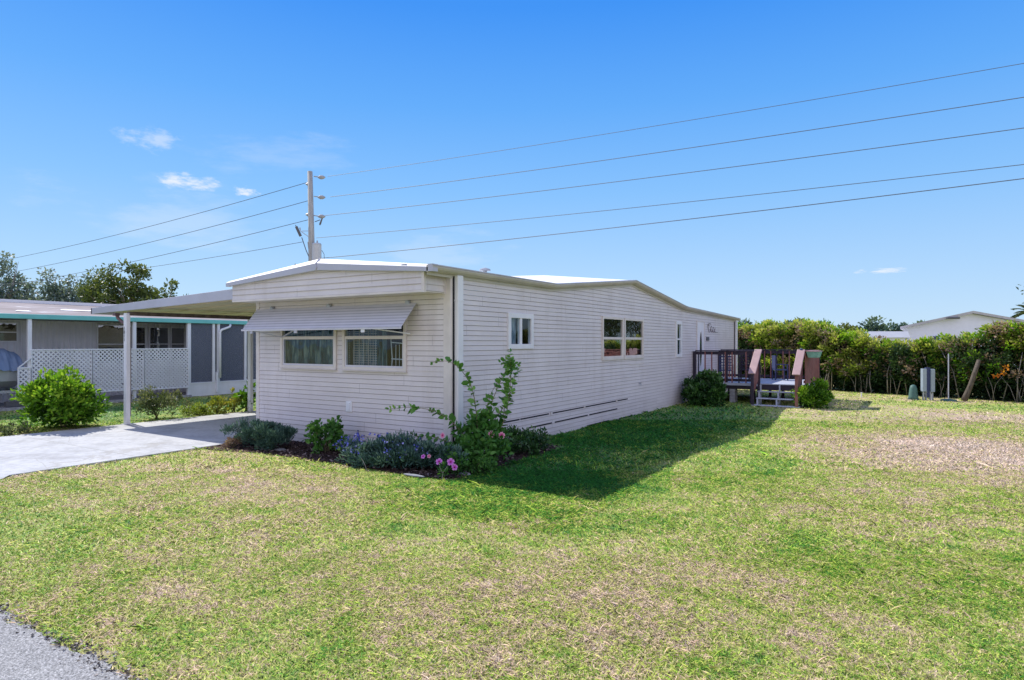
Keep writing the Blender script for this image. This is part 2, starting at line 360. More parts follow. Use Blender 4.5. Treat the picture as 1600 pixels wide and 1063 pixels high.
class MB:
    def __init__(s): s.v = []; s.f = []; s.mi = []; s.cur = 0
    def poly(s, pts):
        i = len(s.v); s.v += [tuple(p) for p in pts]; s.f.append(tuple(range(i, i + len(pts)))); s.mi.append(s.cur)
    def hexa(s, p):  # 8 corners: bottom 4 ccw, top 4 ccw
        i = len(s.v); s.v += [tuple(q) for q in p]
        for a in ((3, 2, 1, 0), (4, 5, 6, 7), (0, 1, 5, 4), (1, 2, 6, 5), (2, 3, 7, 6), (3, 0, 4, 7)):
            s.f.append(tuple(i + k for k in a)); s.mi.append(s.cur)
    def box(s, x0, x1, y0, y1, z0, z1):
        x0, x1 = sorted((x0, x1)); y0, y1 = sorted((y0, y1)); z0, z1 = sorted((z0, z1))
        s.hexa([(x0, y0, z0), (x1, y0, z0), (x1, y1, z0), (x0, y1, z0), (x0, y0, z1), (x1, y0, z1), (x1, y1, z1), (x0, y1, z1)])
        return s
    def bar(s, a, b, w, h, up=(0, 0, 1)):
        a, b = Vector(a), Vector(b); d = (b - a).normalized(); u = Vector(up)
        sd = d.cross(u)
        if sd.length < 1e-4: sd = d.cross(Vector((0, 1, 0)))
        sd.normalize(); u = sd.cross(d).normalized(); sd *= w / 2; u *= h / 2
        s.hexa([a - sd - u, a + sd - u, b + sd - u, b - sd - u, a - sd + u, a + sd + u, b + sd + u, b - sd + u]); return s
    def tube(s, pts, radii, n=8, cap=True):
        pts = [Vector(p) for p in pts]
        if not hasattr(radii, '__len__'): radii = [radii] * len(pts)
        base = len(s.v); ref = None
        for k, p in enumerate(pts):
            d = (pts[min(k + 1, len(pts) - 1)] - pts[max(k - 1, 0)]).normalized()
            if ref is None:
                ref = d.cross(Vector((0, 0, 1)))
                if ref.length < 0.05: ref = Vector((1, 0, 0))
                ref.normalize()
            a = (ref - d * ref.dot(d)).normalized(); ref = a; b = d.cross(a)
            for j in range(n):
                t = 2 * PI * j / n
                s.v.append(tuple(p + (a * math.cos(t) + b * math.sin(t)) * radii[k]))
        for k in range(len(pts) - 1):
            for j in range(n):
                s.f.append((base + k * n + j, base + k * n + (j + 1) % n, base + (k + 1) * n + (j + 1) % n, base + (k + 1) * n + j)); s.mi.append(s.cur)
        if cap:
            s.f.append(tuple(base + j for j in range(n))[::-1]); s.mi.append(s.cur)
            s.f.append(tuple(base + (len(pts) - 1) * n + j for j in range(n))); s.mi.append(s.cur)
        return s
    def ellipsoid(s, c, r, nu=14, nv=9, wob=0.0):
        base = len(s.v); c = Vector(c)
        for i in range(nv + 1):
            th = PI * i / nv
            for j in range(nu):
                ph = 2 * PI * j / nu; k = 1 + random.uniform(-wob, wob)
                s.v.append((c.x + r[0] * k * math.sin(th) * math.cos(ph), c.y + r[1] * k * math.sin(th) * math.sin(ph), c.z + r[2] * k * math.cos(th)))
        for i in range(nv):
            for j in range(nu):
                s.f.append((base + i * nu + j, base + (i + 1) * nu + j, base + (i + 1) * nu + (j + 1) % nu, base + i * nu + (j + 1) % nu)); s.mi.append(s.cur)
        return s
    def build(s, name, mat, parent=None, loc=None, bevel=0.0, smooth=False):
        if parent is not None: off = ORG[parent.name]
        elif loc is not None: off = Vector(loc)
        else: off = Vector((0, 0, 0))
        me = bpy.data.meshes.new(name)
        me.from_pydata([(x - off.x, y - off.y, z - off.z) for x, y, z in s.v], [], s.f)
        me.polygons.foreach_set('material_index', s.mi)
        if smooth: me.polygons.foreach_set('use_smooth', [True] * len(s.f))
        me.update()
        o = link_mesh(name, me, mat, parent, loc)
        if bevel:
            b = o.modifiers.new('bevel', 'BEVEL'); b.width = bevel; b.segments = 2; b.limit_method = 'ANGLE'; b.angle_limit = 0.6
        return o

def np_mesh(name, V, k, attrs, mat, parent=None, loc=None, faces=None):
    """V: (N,3) verts; every k consecutive verts a face unless faces (Nf,k) is given"""
    me = bpy.data.meshes.new(name)
    off = ORG[parent.name] if parent is not None else (Vector(loc) if loc is not None else Vector((0, 0, 0)))
    V = V - np.array(off)[None, :]
    n = len(V)
    if faces is None: faces = np.arange(n, dtype=np.int32).reshape(-1, k)
    nf = len(faces)
    me.vertices.add(n); me.vertices.foreach_set('co', V.astype(np.float32).ravel())
    me.loops.add(nf * k); me.loops.foreach_set('vertex_index', faces.astype(np.int32).ravel())
    me.polygons.add(nf); me.polygons.foreach_set('loop_start', np.arange(0, nf * k, k, dtype=np.int32))
    me.polygons.foreach_set('loop_total', np.full(nf, k, dtype=np.int32))
    me.update(calc_edges=True)
    for nm, arr in attrs.items():
        a = me.attributes.new(nm, 'FLOAT', 'POINT'); a.data.foreach_set('value', arr.astype(np.float32))
    return link_mesh(name, me, mat, parent, loc)

def unit(a): return a / np.maximum(np.linalg.norm(a, axis=1, keepdims=True), 1e-9)
def leaves(name, P, D, L, asp, var, mat, parent=None, loc=None, hq=False, fold=0.12):
    """rhombic (or six-sided) folded leaves at P pointing along D, length L"""
    P = np.asarray(P, float); n = len(P); D = unit(np.asarray(D, float)); L = np.broadcast_to(np.asarray(L, float), (n,))[:, None]
    S = unit(np.cross(D, rng.normal(size=(n, 3)) + np.array([0, 0, .6]))); N = np.cross(S, D)
    W = L * asp / 2
    if hq:
        vs = [P, P + D * L * .28 + S * W * .9 + N * L * fold, P + D * L * .68 + S * W * .8 + N * L * fold, P + D * L - N * L * .05,
              P + D * L * .68 - S * W * .8 + N * L * fold, P + D * L * .28 - S * W * .9 + N * L * fold]
        V = np.stack(vs, 1).reshape(-1, 3); b = np.arange(n)[:, None] * 6
        F = np.concatenate([b + np.array([0, 1, 2, 3]), b + np.array([0, 3, 4, 5])]); k = 4
        A = np.repeat(var, 6)
    else:
        vs = [P, P + D * L * .45 + S * W + N * L * fold, P + D * L, P + D * L * .45 - S * W + N * L * fold]
        V = np.stack(vs, 1).reshape(-1, 3); b = np.arange(n)[:, None] * 4
        F = np.concatenate([b + np.array([0, 1, 2]), b + np.array([0, 2, 3])]); k = 3
        A = np.repeat(var, 4)
    return np_mesh(name, V, k, {'var': A}, mat, parent, loc, F)

def clump_points(centers, r, n_each, shell=0.55):
    C = np.repeat(centers, n_each, axis=0); m = len(C)
    d = unit(rng.normal(size=(m, 3))); rad = (rng.random(m) ** shell)[:, None]
    R = np.repeat(np.broadcast_to(np.asarray(r, float), (len(centers),)), n_each)[:, None]
    return C + d * rad * R * np.array([1, 1, .8]), d, rad[:, 0]

def ellipsoid_clumps(c, r, n, low=0.35, inner=0.5):
    out = []
    while len(out) < n:
        d = rng.normal(size=3); d /= np.linalg.norm(d)
        if d[2] < -low: continue
        k = rng.uniform(inner, 1.0)
        out.append(np.array(c) + d * np.array(r) * k)
    return np.array(out)

def bush(name, base, r, h, label, mat, n_cl=26, n_lf=60, cl_r=0.22, leaf=0.10, asp=0.45, hq=True, group=None, up=0.5, stemr=0.012, cat='shrub', stems=8, dens_var=0.35):
    bx, by = base; root = empty(name, (bx, by, 0), label, cat, group)
    # a few unequal lobes, each made of leaf clumps, so that the outline is uneven
    nl = 7; lob = []
    for i in range(nl):
        a = 2 * PI * i / nl + rng.uniform(-.4, .4); k = rng.uniform(.35, .75)
        lob.append((bx + r[0] * k * math.cos(a), by + r[1] * k * math.sin(a), h * rng.uniform(.22, .62), rng.uniform(.32, .5)))
    lob.append((bx + rng.uniform(-.1, .1), by, h * .62, .45))
    C = []
    for i in range(int(n_cl * 1.35)):
        l = lob[i % len(lob)]; d = rng.normal(size=3); d /= np.linalg.norm(d); k = rng.uniform(.2, 1) ** .6 * l[3]
        C.append((l[0] + d[0] * r[0] * k, l[1] + d[1] * r[1] * k, l[2] + d[2] * h * k * .8))
    C = np.array(C); C[:, 2] = np.clip(C[:, 2], cl_r * .5, h - cl_r * .35)
    n_cl = len(C); cr = cl_r * rng.uniform(.45, 1.0, n_cl)
    P, d, rad = clump_points(C, cr, n_lf)
    ctr = np.array([bx, by, h * .4]); rel = (P - ctr) / np.array([r[0], r[1], h * .6]); rr = np.linalg.norm(rel, axis=1)
    D = d * .8 + unit(P - ctr) * .35 + np.array([0, 0, up]) + rng.normal(0, .45, P.shape)
    cv = np.repeat(rng.random(n_cl) - .5, n_lf)
    var = np.clip(-.12 + .42 * np.clip(rr, 0, 1.1) + 0.25 * P[:, 2] / h + 0.18 * (rad - .5) + cv * dens_var + rng.normal(0, .15, len(P)), 0, 1)  # leaves darken toward the inside: inner shade painted into the leaf tone
    P[:, 2] = np.maximum(P[:, 2], 0.015)
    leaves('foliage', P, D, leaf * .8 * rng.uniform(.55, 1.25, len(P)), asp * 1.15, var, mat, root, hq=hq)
    mb = MB()
    for i in range(min(stems, n_cl)):
        c = C[i]; m_ = ((bx * .8 + c[0] * .2) + random.uniform(-.03, .03), (by * .8 + c[1] * .2), c[2] * .45)
        mb.tube([(bx + random.uniform(-.06, .06), by + random.uniform(-.06, .06), 0), m_, tuple(c)], [stemr, stemr * .8, stemr * .4], 5)
    mb.build('stem', M['stem'], root, smooth=True)
    return root

def tree(name, base, h, cr, label, mat, group, n_cl=40, n_lf=90, cl_r=1.0, leaf=0.32, trunk_h=0.35, tr=0.25, low=0.3, ch=0.45, bark='bark', bare=0):
    bx, by = base; root = empty(name, (bx, by, 0), label, 'tree', group)
    cz = h * (1 - ch) + 0 * h
    C = ellipsoid_clumps((bx, by, cz), (cr, cr, h * ch), n_cl, low, 0.35)
    P, d, rad = clump_points(C, cl_r * rng.uniform(.55, 1.25, n_cl), n_lf)
    D = d + rng.normal(0, .6, P.shape) + np.array([0, 0, .2])
    cv = np.repeat(rng.random(n_cl) - .5, n_lf)
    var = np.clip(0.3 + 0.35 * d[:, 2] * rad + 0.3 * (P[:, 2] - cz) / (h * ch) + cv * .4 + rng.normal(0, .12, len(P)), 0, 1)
    leaves('crown', P, D, leaf * rng.uniform(.6, 1.2, len(P)), .6, var, mat, root)
    mb = MB(); th = h * trunk_h
    mb.tube([(bx, by, -.1), (bx + .1, by, th * .5), (bx - .05, by + .1, th), (bx, by, cz)], [tr, tr * .8, tr * .65, tr * .3], 9)
    for i in range(min(n_cl, 16)):
        c = C[i]; z0 = th * random.uniform(.7, 1.3)
        m_ = ((bx + c[0]) / 2 + random.uniform(-.3, .3), (by + c[1]) / 2 + random.uniform(-.3, .3), (z0 + c[2]) / 2 + random.uniform(.0, .5))
        mb.tube([(bx, by, z0), m_, tuple(c)], [tr * .4, tr * .22, tr * .06], 6)
    for i in range(bare):
        a = random.uniform(0, 2 * PI); e = (bx + cr * .8 * math.cos(a), by + cr * .8 * math.sin(a), h * random.uniform(.75, .98))
        m_ = ((bx + e[0]) / 2, (by + e[1]) / 2, h * .6)
        mb.tube([(bx, by, th), m_, e], [tr * .4, tr * .2, tr * .04], 5)
        for q in range(4):
            mb.tube([m_, (m_[0] + random.uniform(-.8, .8), m_[1] + random.uniform(-.8, .8), m_[2] + random.uniform(.5, 1.6))], [tr * .12, tr * .03], 4)
    mb.build('trunk', M[bark], root, smooth=True)
    return root

# ------------------------------------------------------------------ camera, sky, sun
cam = bpy.data.cameras.new('camera'); co = bpy.data.objects.new('camera', cam); COL.objects.link(co)
co.location = (7.722, -9.888, 2.3); co.rotation_euler = (math.radians(90), 0, math.radians(32.563))
cam.sensor_width = 36; cam.lens = 1010 / 1600 * 36; cam.shift_y = 3.5 / 1600; cam.clip_end = 3000
scn.camera = co

EL = math.radians(45.5); SD = Vector((-0.982 * math.cos(EL), 0.188 * math.cos(EL), math.sin(EL)))
sun = bpy.data.lights.new('sun', 'SUN'); sun.energy = 5.8; sun.angle = math.radians(0.5); sun.color = (1.0, 0.955, 0.88)
so = bpy.data.objects.new('sun', sun); COL.objects.link(so); so.rotation_euler = SD.to_track_quat('Z', 'Y').to_euler(); so.location = (-20, 5, 30)

w = bpy.data.worlds.new('World'); scn.world = w; w.use_nodes = True
nt = w.node_tree; nn = nt.nodes; ll = nt.links; nn.clear()
sky = nn.new('ShaderNodeTexSky'); sky.sky_type = 'NISHITA'; sky.sun_disc = False
sky.sun_elevation = EL; sky.sun_rotation = math.atan2(SD.x, SD.y) % (2 * PI)
sky.air_density = 1.0; sky.dust_density = 0.25; sky.ozone_density = 2.2; sky.altitude = 0
hs = nn.new('ShaderNodeHueSaturation'); hs.inputs['Saturation'].default_value = 1.22; hs.inputs['Value'].default_value = 1.0
ll.new(sky.outputs[0], hs.inputs['Color'])
geo = nn.new('ShaderNodeTexCoord')
def cloud(dirv, wx, wz, seed, dens):
    dv = Vector(dirv).normalized(); rt = dv.cross(Vector((0, 0, 1))).normalized(); up = rt.cross(dv)
    def dot(v):
        d = nn.new('ShaderNodeVectorMath'); d.operation = 'DOT_PRODUCT'; ll.new(geo.outputs['Generated'], d.inputs[0]); d.inputs[1].default_value = v; return d.outputs['Value']
    def mt(op, a, b=None, c=None):
        m = nn.new('ShaderNodeMath'); m.operation = op
        for i, q in enumerate((a, b, c)):
            if q is None: continue
            if hasattr(q, 'is_linked'): ll.new(q, m.inputs[i])
            else: m.inputs[i].default_value = q
        return m.outputs[0]
    f = dot(dv); x = mt('DIVIDE', dot(rt), mt('MULTIPLY', f, wx)); y = mt('DIVIDE', dot(up), mt('MULTIPLY', f, wz))
    r2 = mt('ADD', mt('MULTIPLY', x, x), mt('MULTIPLY', y, y))
    nz = nn.new('ShaderNodeTexNoise'); nz.inputs['Scale'].default_value = 1.3; nz.inputs['Detail'].default_value = 8; nz.inputs['Roughness'].default_value = .62
    cb = nn.new('ShaderNodeCombineXYZ'); ll.new(x, cb.inputs[0]); ll.new(y, cb.inputs[1]); cb.inputs[2].default_value = seed
    ll.new(cb.outputs[0], nz.inputs['Vector'])
    e = mt('SUBTRACT', mt('MULTIPLY', nz.outputs[0], 2.2), mt('ADD', mt('MULTIPLY', r2, .75), .75))
    m = nn.new('ShaderNodeMapRange'); m.interpolation_type = 'SMOOTHSTEP'; m.inputs[1].default_value = 0; m.inputs[2].default_value = .55
    m.inputs[3].default_value = 0; m.inputs[4].default_value = dens
    ll.new(e, m.inputs[0])
    front = mt('GREATER_THAN', f, 0.2)
    return mt('MULTIPLY', m.outputs[0], front)
cA, sA = math.cos(math.radians(32.563)), math.sin(math.radians(32.563))
def pxdir(px, py):
    a, u = (px - 800) / 1010, (535 - py) / 1010
    return (a * cA - sA, a * sA + cA, u)
sepz = nn.new('ShaderNodeSeparateXYZ'); ll.new(geo.outputs['Generated'], sepz.inputs[0])
gr = nn.new('ShaderNodeValToRGB'); ge = gr.color_ramp.elements
KS = 1 / 0.15 / 6.0
GR = [(0.0, (.58, .78, .98)), (0.10, (.43, .68, 1.0)), (0.22, (.25, .55, 1.0)), (0.34, (.125, .42, .98)), (0.46, (.05, .30, .94)), (1.0, (.03, .20, .75))]
while len(ge) < len(GR): ge.new(.5)
for e_, (p_, c_) in zip(ge, GR): e_.position = p_; e_.color = (*c_, 1)
ll.new(sepz.outputs[2], gr.inputs[0])
sc_ = nn.new('ShaderNodeVectorMath'); sc_.operation = 'SCALE'; ll.new(gr.outputs[0], sc_.inputs[0]); sc_.inputs['Scale'].default_value = 1 / 0.15
sm = nn.new('ShaderNodeMix'); sm.data_type = 'RGBA'; sm.inputs[0].default_value = .93; ll.new(hs.outputs[0], sm.inputs[6]); ll.new(sc_.outputs[0], sm.inputs[7])
# unseen sky away from the view, brightened as added fill for shaded walls
dh = nn.new('ShaderNodeVectorMath'); dh.operation = 'DOT_PRODUCT'; ll.new(geo.outputs['Generated'], dh.inputs[0]); dh.inputs[1].default_value = (.66, -.75, .1)
mh = nn.new('ShaderNodeMapRange'); mh.interpolation_type = 'SMOOTHSTEP'; mh.inputs[1].default_value = -.05; mh.inputs[2].default_value = .75; mh.inputs[3].default_value = 0; mh.inputs[4].default_value = 1
ll.new(dh.outputs['Value'], mh.inputs[0])
skyfill = nn.new('ShaderNodeMix'); skyfill.data_type = 'RGBA'; ll.new(mh.outputs[0], skyfill.inputs[0]); ll.new(sm.outputs[2], skyfill.inputs[6]); skyfill.inputs[7].default_value = (.93 / .15, .93 / .15, 1.22 / .15, 1)
prev = skyfill.outputs[2]
for (px, py, wx, wz, sd, dn) in ((303, 284, .06, .021, 1.3, .9), (385, 298, .026, .012, 4.1, .8), (235, 218, .06, .03, 7.7, .4), (1388, 423, .04, .006, 2.9, .7),
                                 (1345, 425, .012, .005, 5.9, .35), (250, 330, .24, .07, 9.2, .22), (700, 390, .16, .04, 12.0, .16), (430, 240, .2, .05, 15.0, .14)):
    mx = nn.new('ShaderNodeMix'); mx.data_type = 'RGBA'
    ll.new(cloud(pxdir(px, py), wx, wz, sd, dn), mx.inputs[0]); ll.new(prev, mx.inputs[6]); mx.inputs[7].default_value = (6.3, 6.45, 6.7, 1)
    prev = mx.outputs[2]
bg = nn.new('ShaderNodeBackground'); bg.inputs[1].default_value = 0.15
wo = nn.new('ShaderNodeOutputWorld'); ll.new(prev, bg.inputs[0]); ll.new(bg.outputs[0], wo.inputs[0])
scn.view_settings.view_transform = 'Standard'; scn.view_settings.look = 'None'; scn.view_settings.exposure = 0
scn.cycles.max_bounces = 8; scn.cycles.transparent_max_bounces = 16; scn.cycles.use_denoising = True; scn.cycles.denoiser = 'OPENIMAGEDENOISE'; scn.cycles.denoising_prefilter = 'NONE'; scn.cycles.denoising_input_passes = 'RGB_ALBEDO_NORMAL'

# ------------------------------------------------------------------ ground, road, driveway, bed
g = MB(); g.box(-900, 900, -900, 900, -0.5, 0.0); o = g.build('ground', M['ground']); o['kind'] = 'structure'
def wavy(x0, x1, y, amp, seed, n=160):
    r_ = random.Random(seed); ph = [r_.uniform(0, 6) for _ in range(4)]
    return [(x0 + (x1 - x0) * i / n, y + amp * (math.sin(i * .19 + ph[0]) * .5 + math.sin(i * .47 + ph[1]) * .3 + math.sin(i * 1.3 + ph[2]) * .2)) for i in range(n + 1)]
e1 = wavy(-60, 60, -7.58, .05, 3, 2400)
_re = random.Random(9); e1 = [(x, y + _re.uniform(-.018, .018)) for x, y in e1]
g = MB(); g.poly([(-60, -14, .008)] + [(60, -14, .008)] + [(x, y, .008) for x, y in reversed(e1)])
o = g.build('road', M['asphalt']); o['kind'] = 'structure'
n = 5200; px_ = rng.uniform(-4, 12, n); P = np.stack([px_, -7.57 + rng.normal(0, .055, n), rng.uniform(.004, .016, n)], 1)
o = leaves('roadside_grit', P, rng.normal(size=P.shape) * np.array([1, 1, .2]), rng.uniform(.008, .035, n), .8, rng.random(n), leafmat('grit', (.05, .04, .035), (.2, .17, .14), (.5, .46, .42), 0, .9))
tag(o, 'loose grit and dead thatch crumbs along the road edge', 'grit', kind='stuff')
g = MB(); g.box(-10.95, -5.45, -5.2, 24, 0, .035)
g.poly([(-10.95, -5.2, .035), (-11.6, -7.6, .016), (-4.9, -7.6, .016), (-5.2, -5.4, .03), (-5.45, -5.2, .035)])
o = g.build('driveway', M['concrete']); o['kind'] = 'structure'
bedpts = [(-5.44, -1.75), (-4.9, -1.72), (-3.8, -1.42), (-2.6, -1.46), (-1.0, -1.40), (-.1, -1.46), (.72, -1.42), (1.15, -1.15), (1.28, -.7), (1.2, 0), (1.1, .8), (1.1, 1.6), (1.05, 2.3), (.75, 2.7), (.05, 2.8), (0.05, -0.0), (-5.44, 0.0)]
g = MB(); g.poly([(x, y, .02) for x, y in bedpts]); o = g.build('mulch_bed', M['mulch']); o['kind'] = 'structure'
n = 2600
P = np.stack([rng.uniform(-5.4, 1.1, n), rng.uniform(-1.4, -.02, n), rng.uniform(.02, .045, n)], 1)
P2 = np.stack([rng.uniform(.1, 1.0, 900), rng.uniform(0, 2.6, 900), rng.uniform(.02, .045, 900)], 1); P = np.concatenate([P, P2])
o = leaves('mulch_chips', P, rng.normal(size=P.shape) * np.array([1, 1, .25]), rng.uniform(.03, .09, len(P)), .5, rng.random(len(P)) ** 1.8, M['chip'])
tag(o, 'dark brown wood chips scattered over the flower bed', 'mulch', kind='stuff')

# ------------------------------------------------------------------ mobile home
LX, LY = -5.93, 22.4
def eave(y):          # top edge of roof on the long side
    z = 3.74 if y < 4.0 else (3.74 - 0.08 * min((y - 4) / 10.4, 1)) - (0.18 * max(0, (y - 14.4) / 8.0))
    z += 0.545 * max(0.0, 1 - abs(y - 9.1) / 5.15)
    return z
def ridge(x): return 0.32 * max(0.0, 1 - abs(x + 2.96) / 3.05)
home = empty('mobile_home', (LX / 2, LY / 2, 0), 'long pale lavender vinyl sided mobile home with white roof and wide window awning', 'mobile home')

LAP_SHADE = painted('siding_lap_shade', (0.44, 0.40, 0.395), 0.8)  # lap shadow put into the colour of a strip along each board
def siding(axis, a0, a1, ztop, holes, name, z0=0.0, sgn=1):
    """lapped boards on the plane of one wall; axis 'x' = front wall (faces -Y), 'y' = side wall (faces +X)"""
    mb = MB()
    def pt(a, out, z): return (a, -out, z) if axis == 'x' else (out, a, z)
    def seg(b0, b1, za, zb, lz):
        # outward offset across a lap: 14 mm at its foot, 2 mm at its head
        of = lambda z: 0.014 - 0.012 * (z - lz) / LAP
        st = 0.25; k = max(1, int((b1 - b0) / st)) if ztop is not None and zb > 3.3 else 1
        for i in range(k):
            c0, c1 = b0 + (b1 - b0) * i / k, b0 + (b1 - b0) * (i + 1) / k
            t0 = min(zb, ztop(c0)); t1 = min(zb, ztop(c1))
            if t0 <= za and t1 <= za: continue
            t0 = max(t0, za); t1 = max(t1, za)
            gz = lz + LAP - .011
            if za < gz < max(t0, t1) - .004 and min(t0, t1) > gz:
                mb.poly([pt(c0, of(za), za), pt(c1, of(za), za), pt(c1, of(gz), gz), pt(c0, of(gz), gz)])
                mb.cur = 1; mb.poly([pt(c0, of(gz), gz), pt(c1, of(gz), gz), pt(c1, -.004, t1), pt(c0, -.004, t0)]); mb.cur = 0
            else: mb.poly([pt(c0, of(za), za), pt(c1, of(za), za), pt(c1, of(t1), t1), pt(c0, of(t0), t0)])
            if abs(za - lz) < 1e-6:
                q2 = [pt(c0, 0.0, za + .001), pt(c1, 0.0, za + .001), pt(c1, .014, za), pt(c0, .014, za)]
                mb.poly(q2)
    z = z0
    while z < 4.4:
        cuts = sorted({z, z + LAP} | {h for hh in holes for h in hh[2:] if z < h < z + LAP})
        for za, zb in zip(cuts, cuts[1:]):
            iv = [(a0, a1)]; m_ = (za + zb) / 2
            for h in holes:
                if h[2] < m_ < h[3]:
                    iv = [q for (p0, p1) in iv for q in ((p0, min(p1, h[0])), (max(p0, h[1]), p1)) if q[1] - q[0] > 1e-4]
            for p0, p1 in iv: seg(p0, p1, za, zb, z)
        z += LAP
    return mb.build(name, [M['siding'], LAP_SHADE], home)

# window openings: front (x0,x1,z0,z1), side (y0,y1,z0,z1)
FW = [(-5.0, -3.16, 1.72, 2.86), (-2.93, -1.13, 1.72, 2.86)]
SW = [(2.02, 3.06, 2.17, 2.93), (6.93, 8.42, 1.80, 3.03), (8.52, 10.08, 1.80, 3.03), (13.37, 14.0, 1.76, 3.06)]
DOOR = (15.94, 17.02, 0.78, 3.18)
siding('x', LX, -.10, lambda a: 3.62 + ridge(a), FW, 'front_wall')
siding('y', 0.0, LY, lambda a: eave(a) - .10, SW + [DOOR], 'side_wall')
mb = MB(); mb.poly([(LX, 0, 0), (LX, LY, 0), (LX, LY, 3.5), (LX, 0, 3.7)]); mb.poly([(LX, LY, 0), (0, LY, 0), (0, LY, 3.4), (-2.96, LY, 3.7), (LX, LY, 3.4)])
mb.build('rear_wall', M['siding'], home)
# roof surface
mb = MB(); xs = [-6.05, -5.2, -4.4, -3.7, -2.96, -2.2, -1.5, -.8, .13]; ys = [-.62 + i * (23.1 / 66) for i in range(67)]
for i in range(len(xs) - 1):
    for j in range(len(ys) - 1):
        z_ = lambda x, y: eave(y) + ridge(x) - .01
        mb.poly([(xs[i], ys[j], z_(xs[i], ys[j])), (xs[i + 1], ys[j], z_(xs[i + 1], ys[j])), (xs[i + 1], ys[j + 1], z_(xs[i + 1], ys[j + 1])), (xs[i], ys[j + 1], z_(xs[i], ys[j + 1]))])
roof = mb.build('roof', M['roofwhite'], home)
# front edge: bevelled white strip above a grey fascia
mb = MB(); mf = MB(); fx = [-6.07, -2.96, .10]
for a, b in zip(fx, fx[1:]):
    f = lambda x: ((3.60, 3.682, 3.735) if x != -2.96 else (3.80, 3.95, 4.05))
    A, B = f(a), f(b)
    mb.hexa([(a, -.74, A[1]), (b, -.74, B[1]), (b, -.60, B[1]), (a, -.60, A[1]), (a, -.64, A[2]), (b, -.64, B[2]), (b, -.585, B[2]), (a, -.585, A[2])])
    mf.hexa([(a, -.745, A[0]), (b, -.745, B[0]), (b, -.63, B[0]), (a, -.63, A[0]), (a, -.745, A[1] - .003), (b, -.745, B[1] - .003), (b, -.63, B[1] - .003), (a, -.63, A[1] - .003)])
mb.build('roof_edge', M['roofwhite'], home); MB().box(.06, .172, -.752, -.60, 3.60, 3.735).build('edge_cap', M['fascia'], home); mf.build('front_fascia', M['fascia'], home, bevel=.006)
# ridge seam cap
mb = MB(); mb.tube([(-2.96, -.755, 3.80), (-2.93, -.758, 3.86), (-2.97, -.755, 3.93), (-2.95, -.65, 4.06)], [.012] * 4, 6); mb.build('seam', M['fascia'], home)
# side gutter
mb = MB(); prof = [(.02, -.02), (.17, -.02), (.175, -.06), (.155, -.10), (.10, -.135), (.02, -.15)]
yy = [-.745, -.3, 1.0, 2.6, 4.0, 4.4, 5.5, 6.7, 7.9, 8.7, 9.1, 9.5, 10.3, 11.6, 12.9, 14.0, 14.4, 15.5, 17, 19, 21, 22.55]
for a, b in zip(yy, yy[1:]):
    for p, q in zip(prof, prof[1:]):
        mb.poly([(p[0], a, eave(a) + p[1]), (q[0], a, eave(a) + q[1]), (q[0], b, eave(b) + q[1]), (p[0], b, eave(b) + p[1])])
mb.poly([(p[0], yy[0], eave(0) + p[1]) for p in prof]); mb.poly([(p[0], yy[-1], eave(yy[-1]) + p[1]) for p in prof])
mb.build('side_gutter', M['gutter'], home)
mb = MB()
for a, b in zip(yy, yy[1:]):
    mb.poly([(-.02, a, eave(a) + .004), (.185, a, eave(a) - .012), (.185, b, eave(b) - .012), (-.02, b, eave(b) + .004)])
    mb.poly([(.185, a, eave(a) - .012), (.185, a, eave(a) - .032), (.185, b, eave(b) - .032), (.185, b, eave(b) - .012)])
mb.build('drip_edge', M['fascia'], home)
# soffit board under gutter
mb = MB()
for a, b in zip(yy, yy[1:]):
    mb.poly([(.004, a, eave(a) - .20), (.03, a, eave(a) - .20), (.03, b, eave(b) - .20), (.004, b, eave(b) - .20)])
    mb.poly([(.03, a, eave(a) - .20), (.03, a, eave(a) - .13), (.03, b, eave(b) - .13), (.03, b, eave(b) - .20)])
mb.build('side_fascia', M['gutter'], home)
# overhanging box above the front windows
mb = MB()
z = 3.27; bx0, bx1, by = -5.95, -.13, -.64
while z < 3.95:
    zt = z + .12
    for i in range(24):
        a = bx0 + (bx1 - bx0) * i / 24; b = bx0 + (bx1 - bx0) * (i + 1) / 24
        lim = lambda x: 3.605 + .2 * max(0, 1 - abs(x + 2.96) / 3.05)
        ta, tb = min(zt, lim(a)), min(zt, lim(b))
        if ta <= z and tb <= z: continue
        ta, tb = max(ta, z), max(tb, z)
        oo = lambda q: .018 - .016 * (q - z) / .12
        mb.poly([(a, by - oo(z), z), (b, by - oo(z), z), (b, by - oo(tb), tb), (a, by - oo(ta), ta)])
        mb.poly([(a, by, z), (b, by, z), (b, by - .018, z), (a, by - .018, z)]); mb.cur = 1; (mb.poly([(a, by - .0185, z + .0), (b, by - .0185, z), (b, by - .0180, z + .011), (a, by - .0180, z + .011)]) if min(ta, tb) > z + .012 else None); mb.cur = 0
    for X_, s_ in ((bx1, 1), (bx0, -1)):
        t_ = min(zt, 3.6)
        if t_ > z: mb.poly([(X_ + s_ * .018, by, z), (X_ + s_ * .018, 0, z), (X_ + s_ * .002, 0, t_), (X_ + s_ * .002, by, t_)])
    z += .12
mb.build('overhang_siding', [M['siding'], LAP_SHADE], home)
mb = MB(); mb.box(bx0, bx1, by, 0.0, 3.245, 3.268); mb.box(bx0, bx1, by - .02, by + .03, 3.235, 3.275); mb.build('overhang_soffit', M['trim'], home)
mb = MB(); mb.box(bx1 - .045, bx1 + .022, by - .024, by + .045, 3.23, 3.62); mb.build('overhang_corner_trim', M['trim'], home, bevel=.004); MB().box(bx1 - .004, bx1 + .026, -.06, -.01, 3.24, 3.6).build('overhang_corner_trim', M['trim'], home)
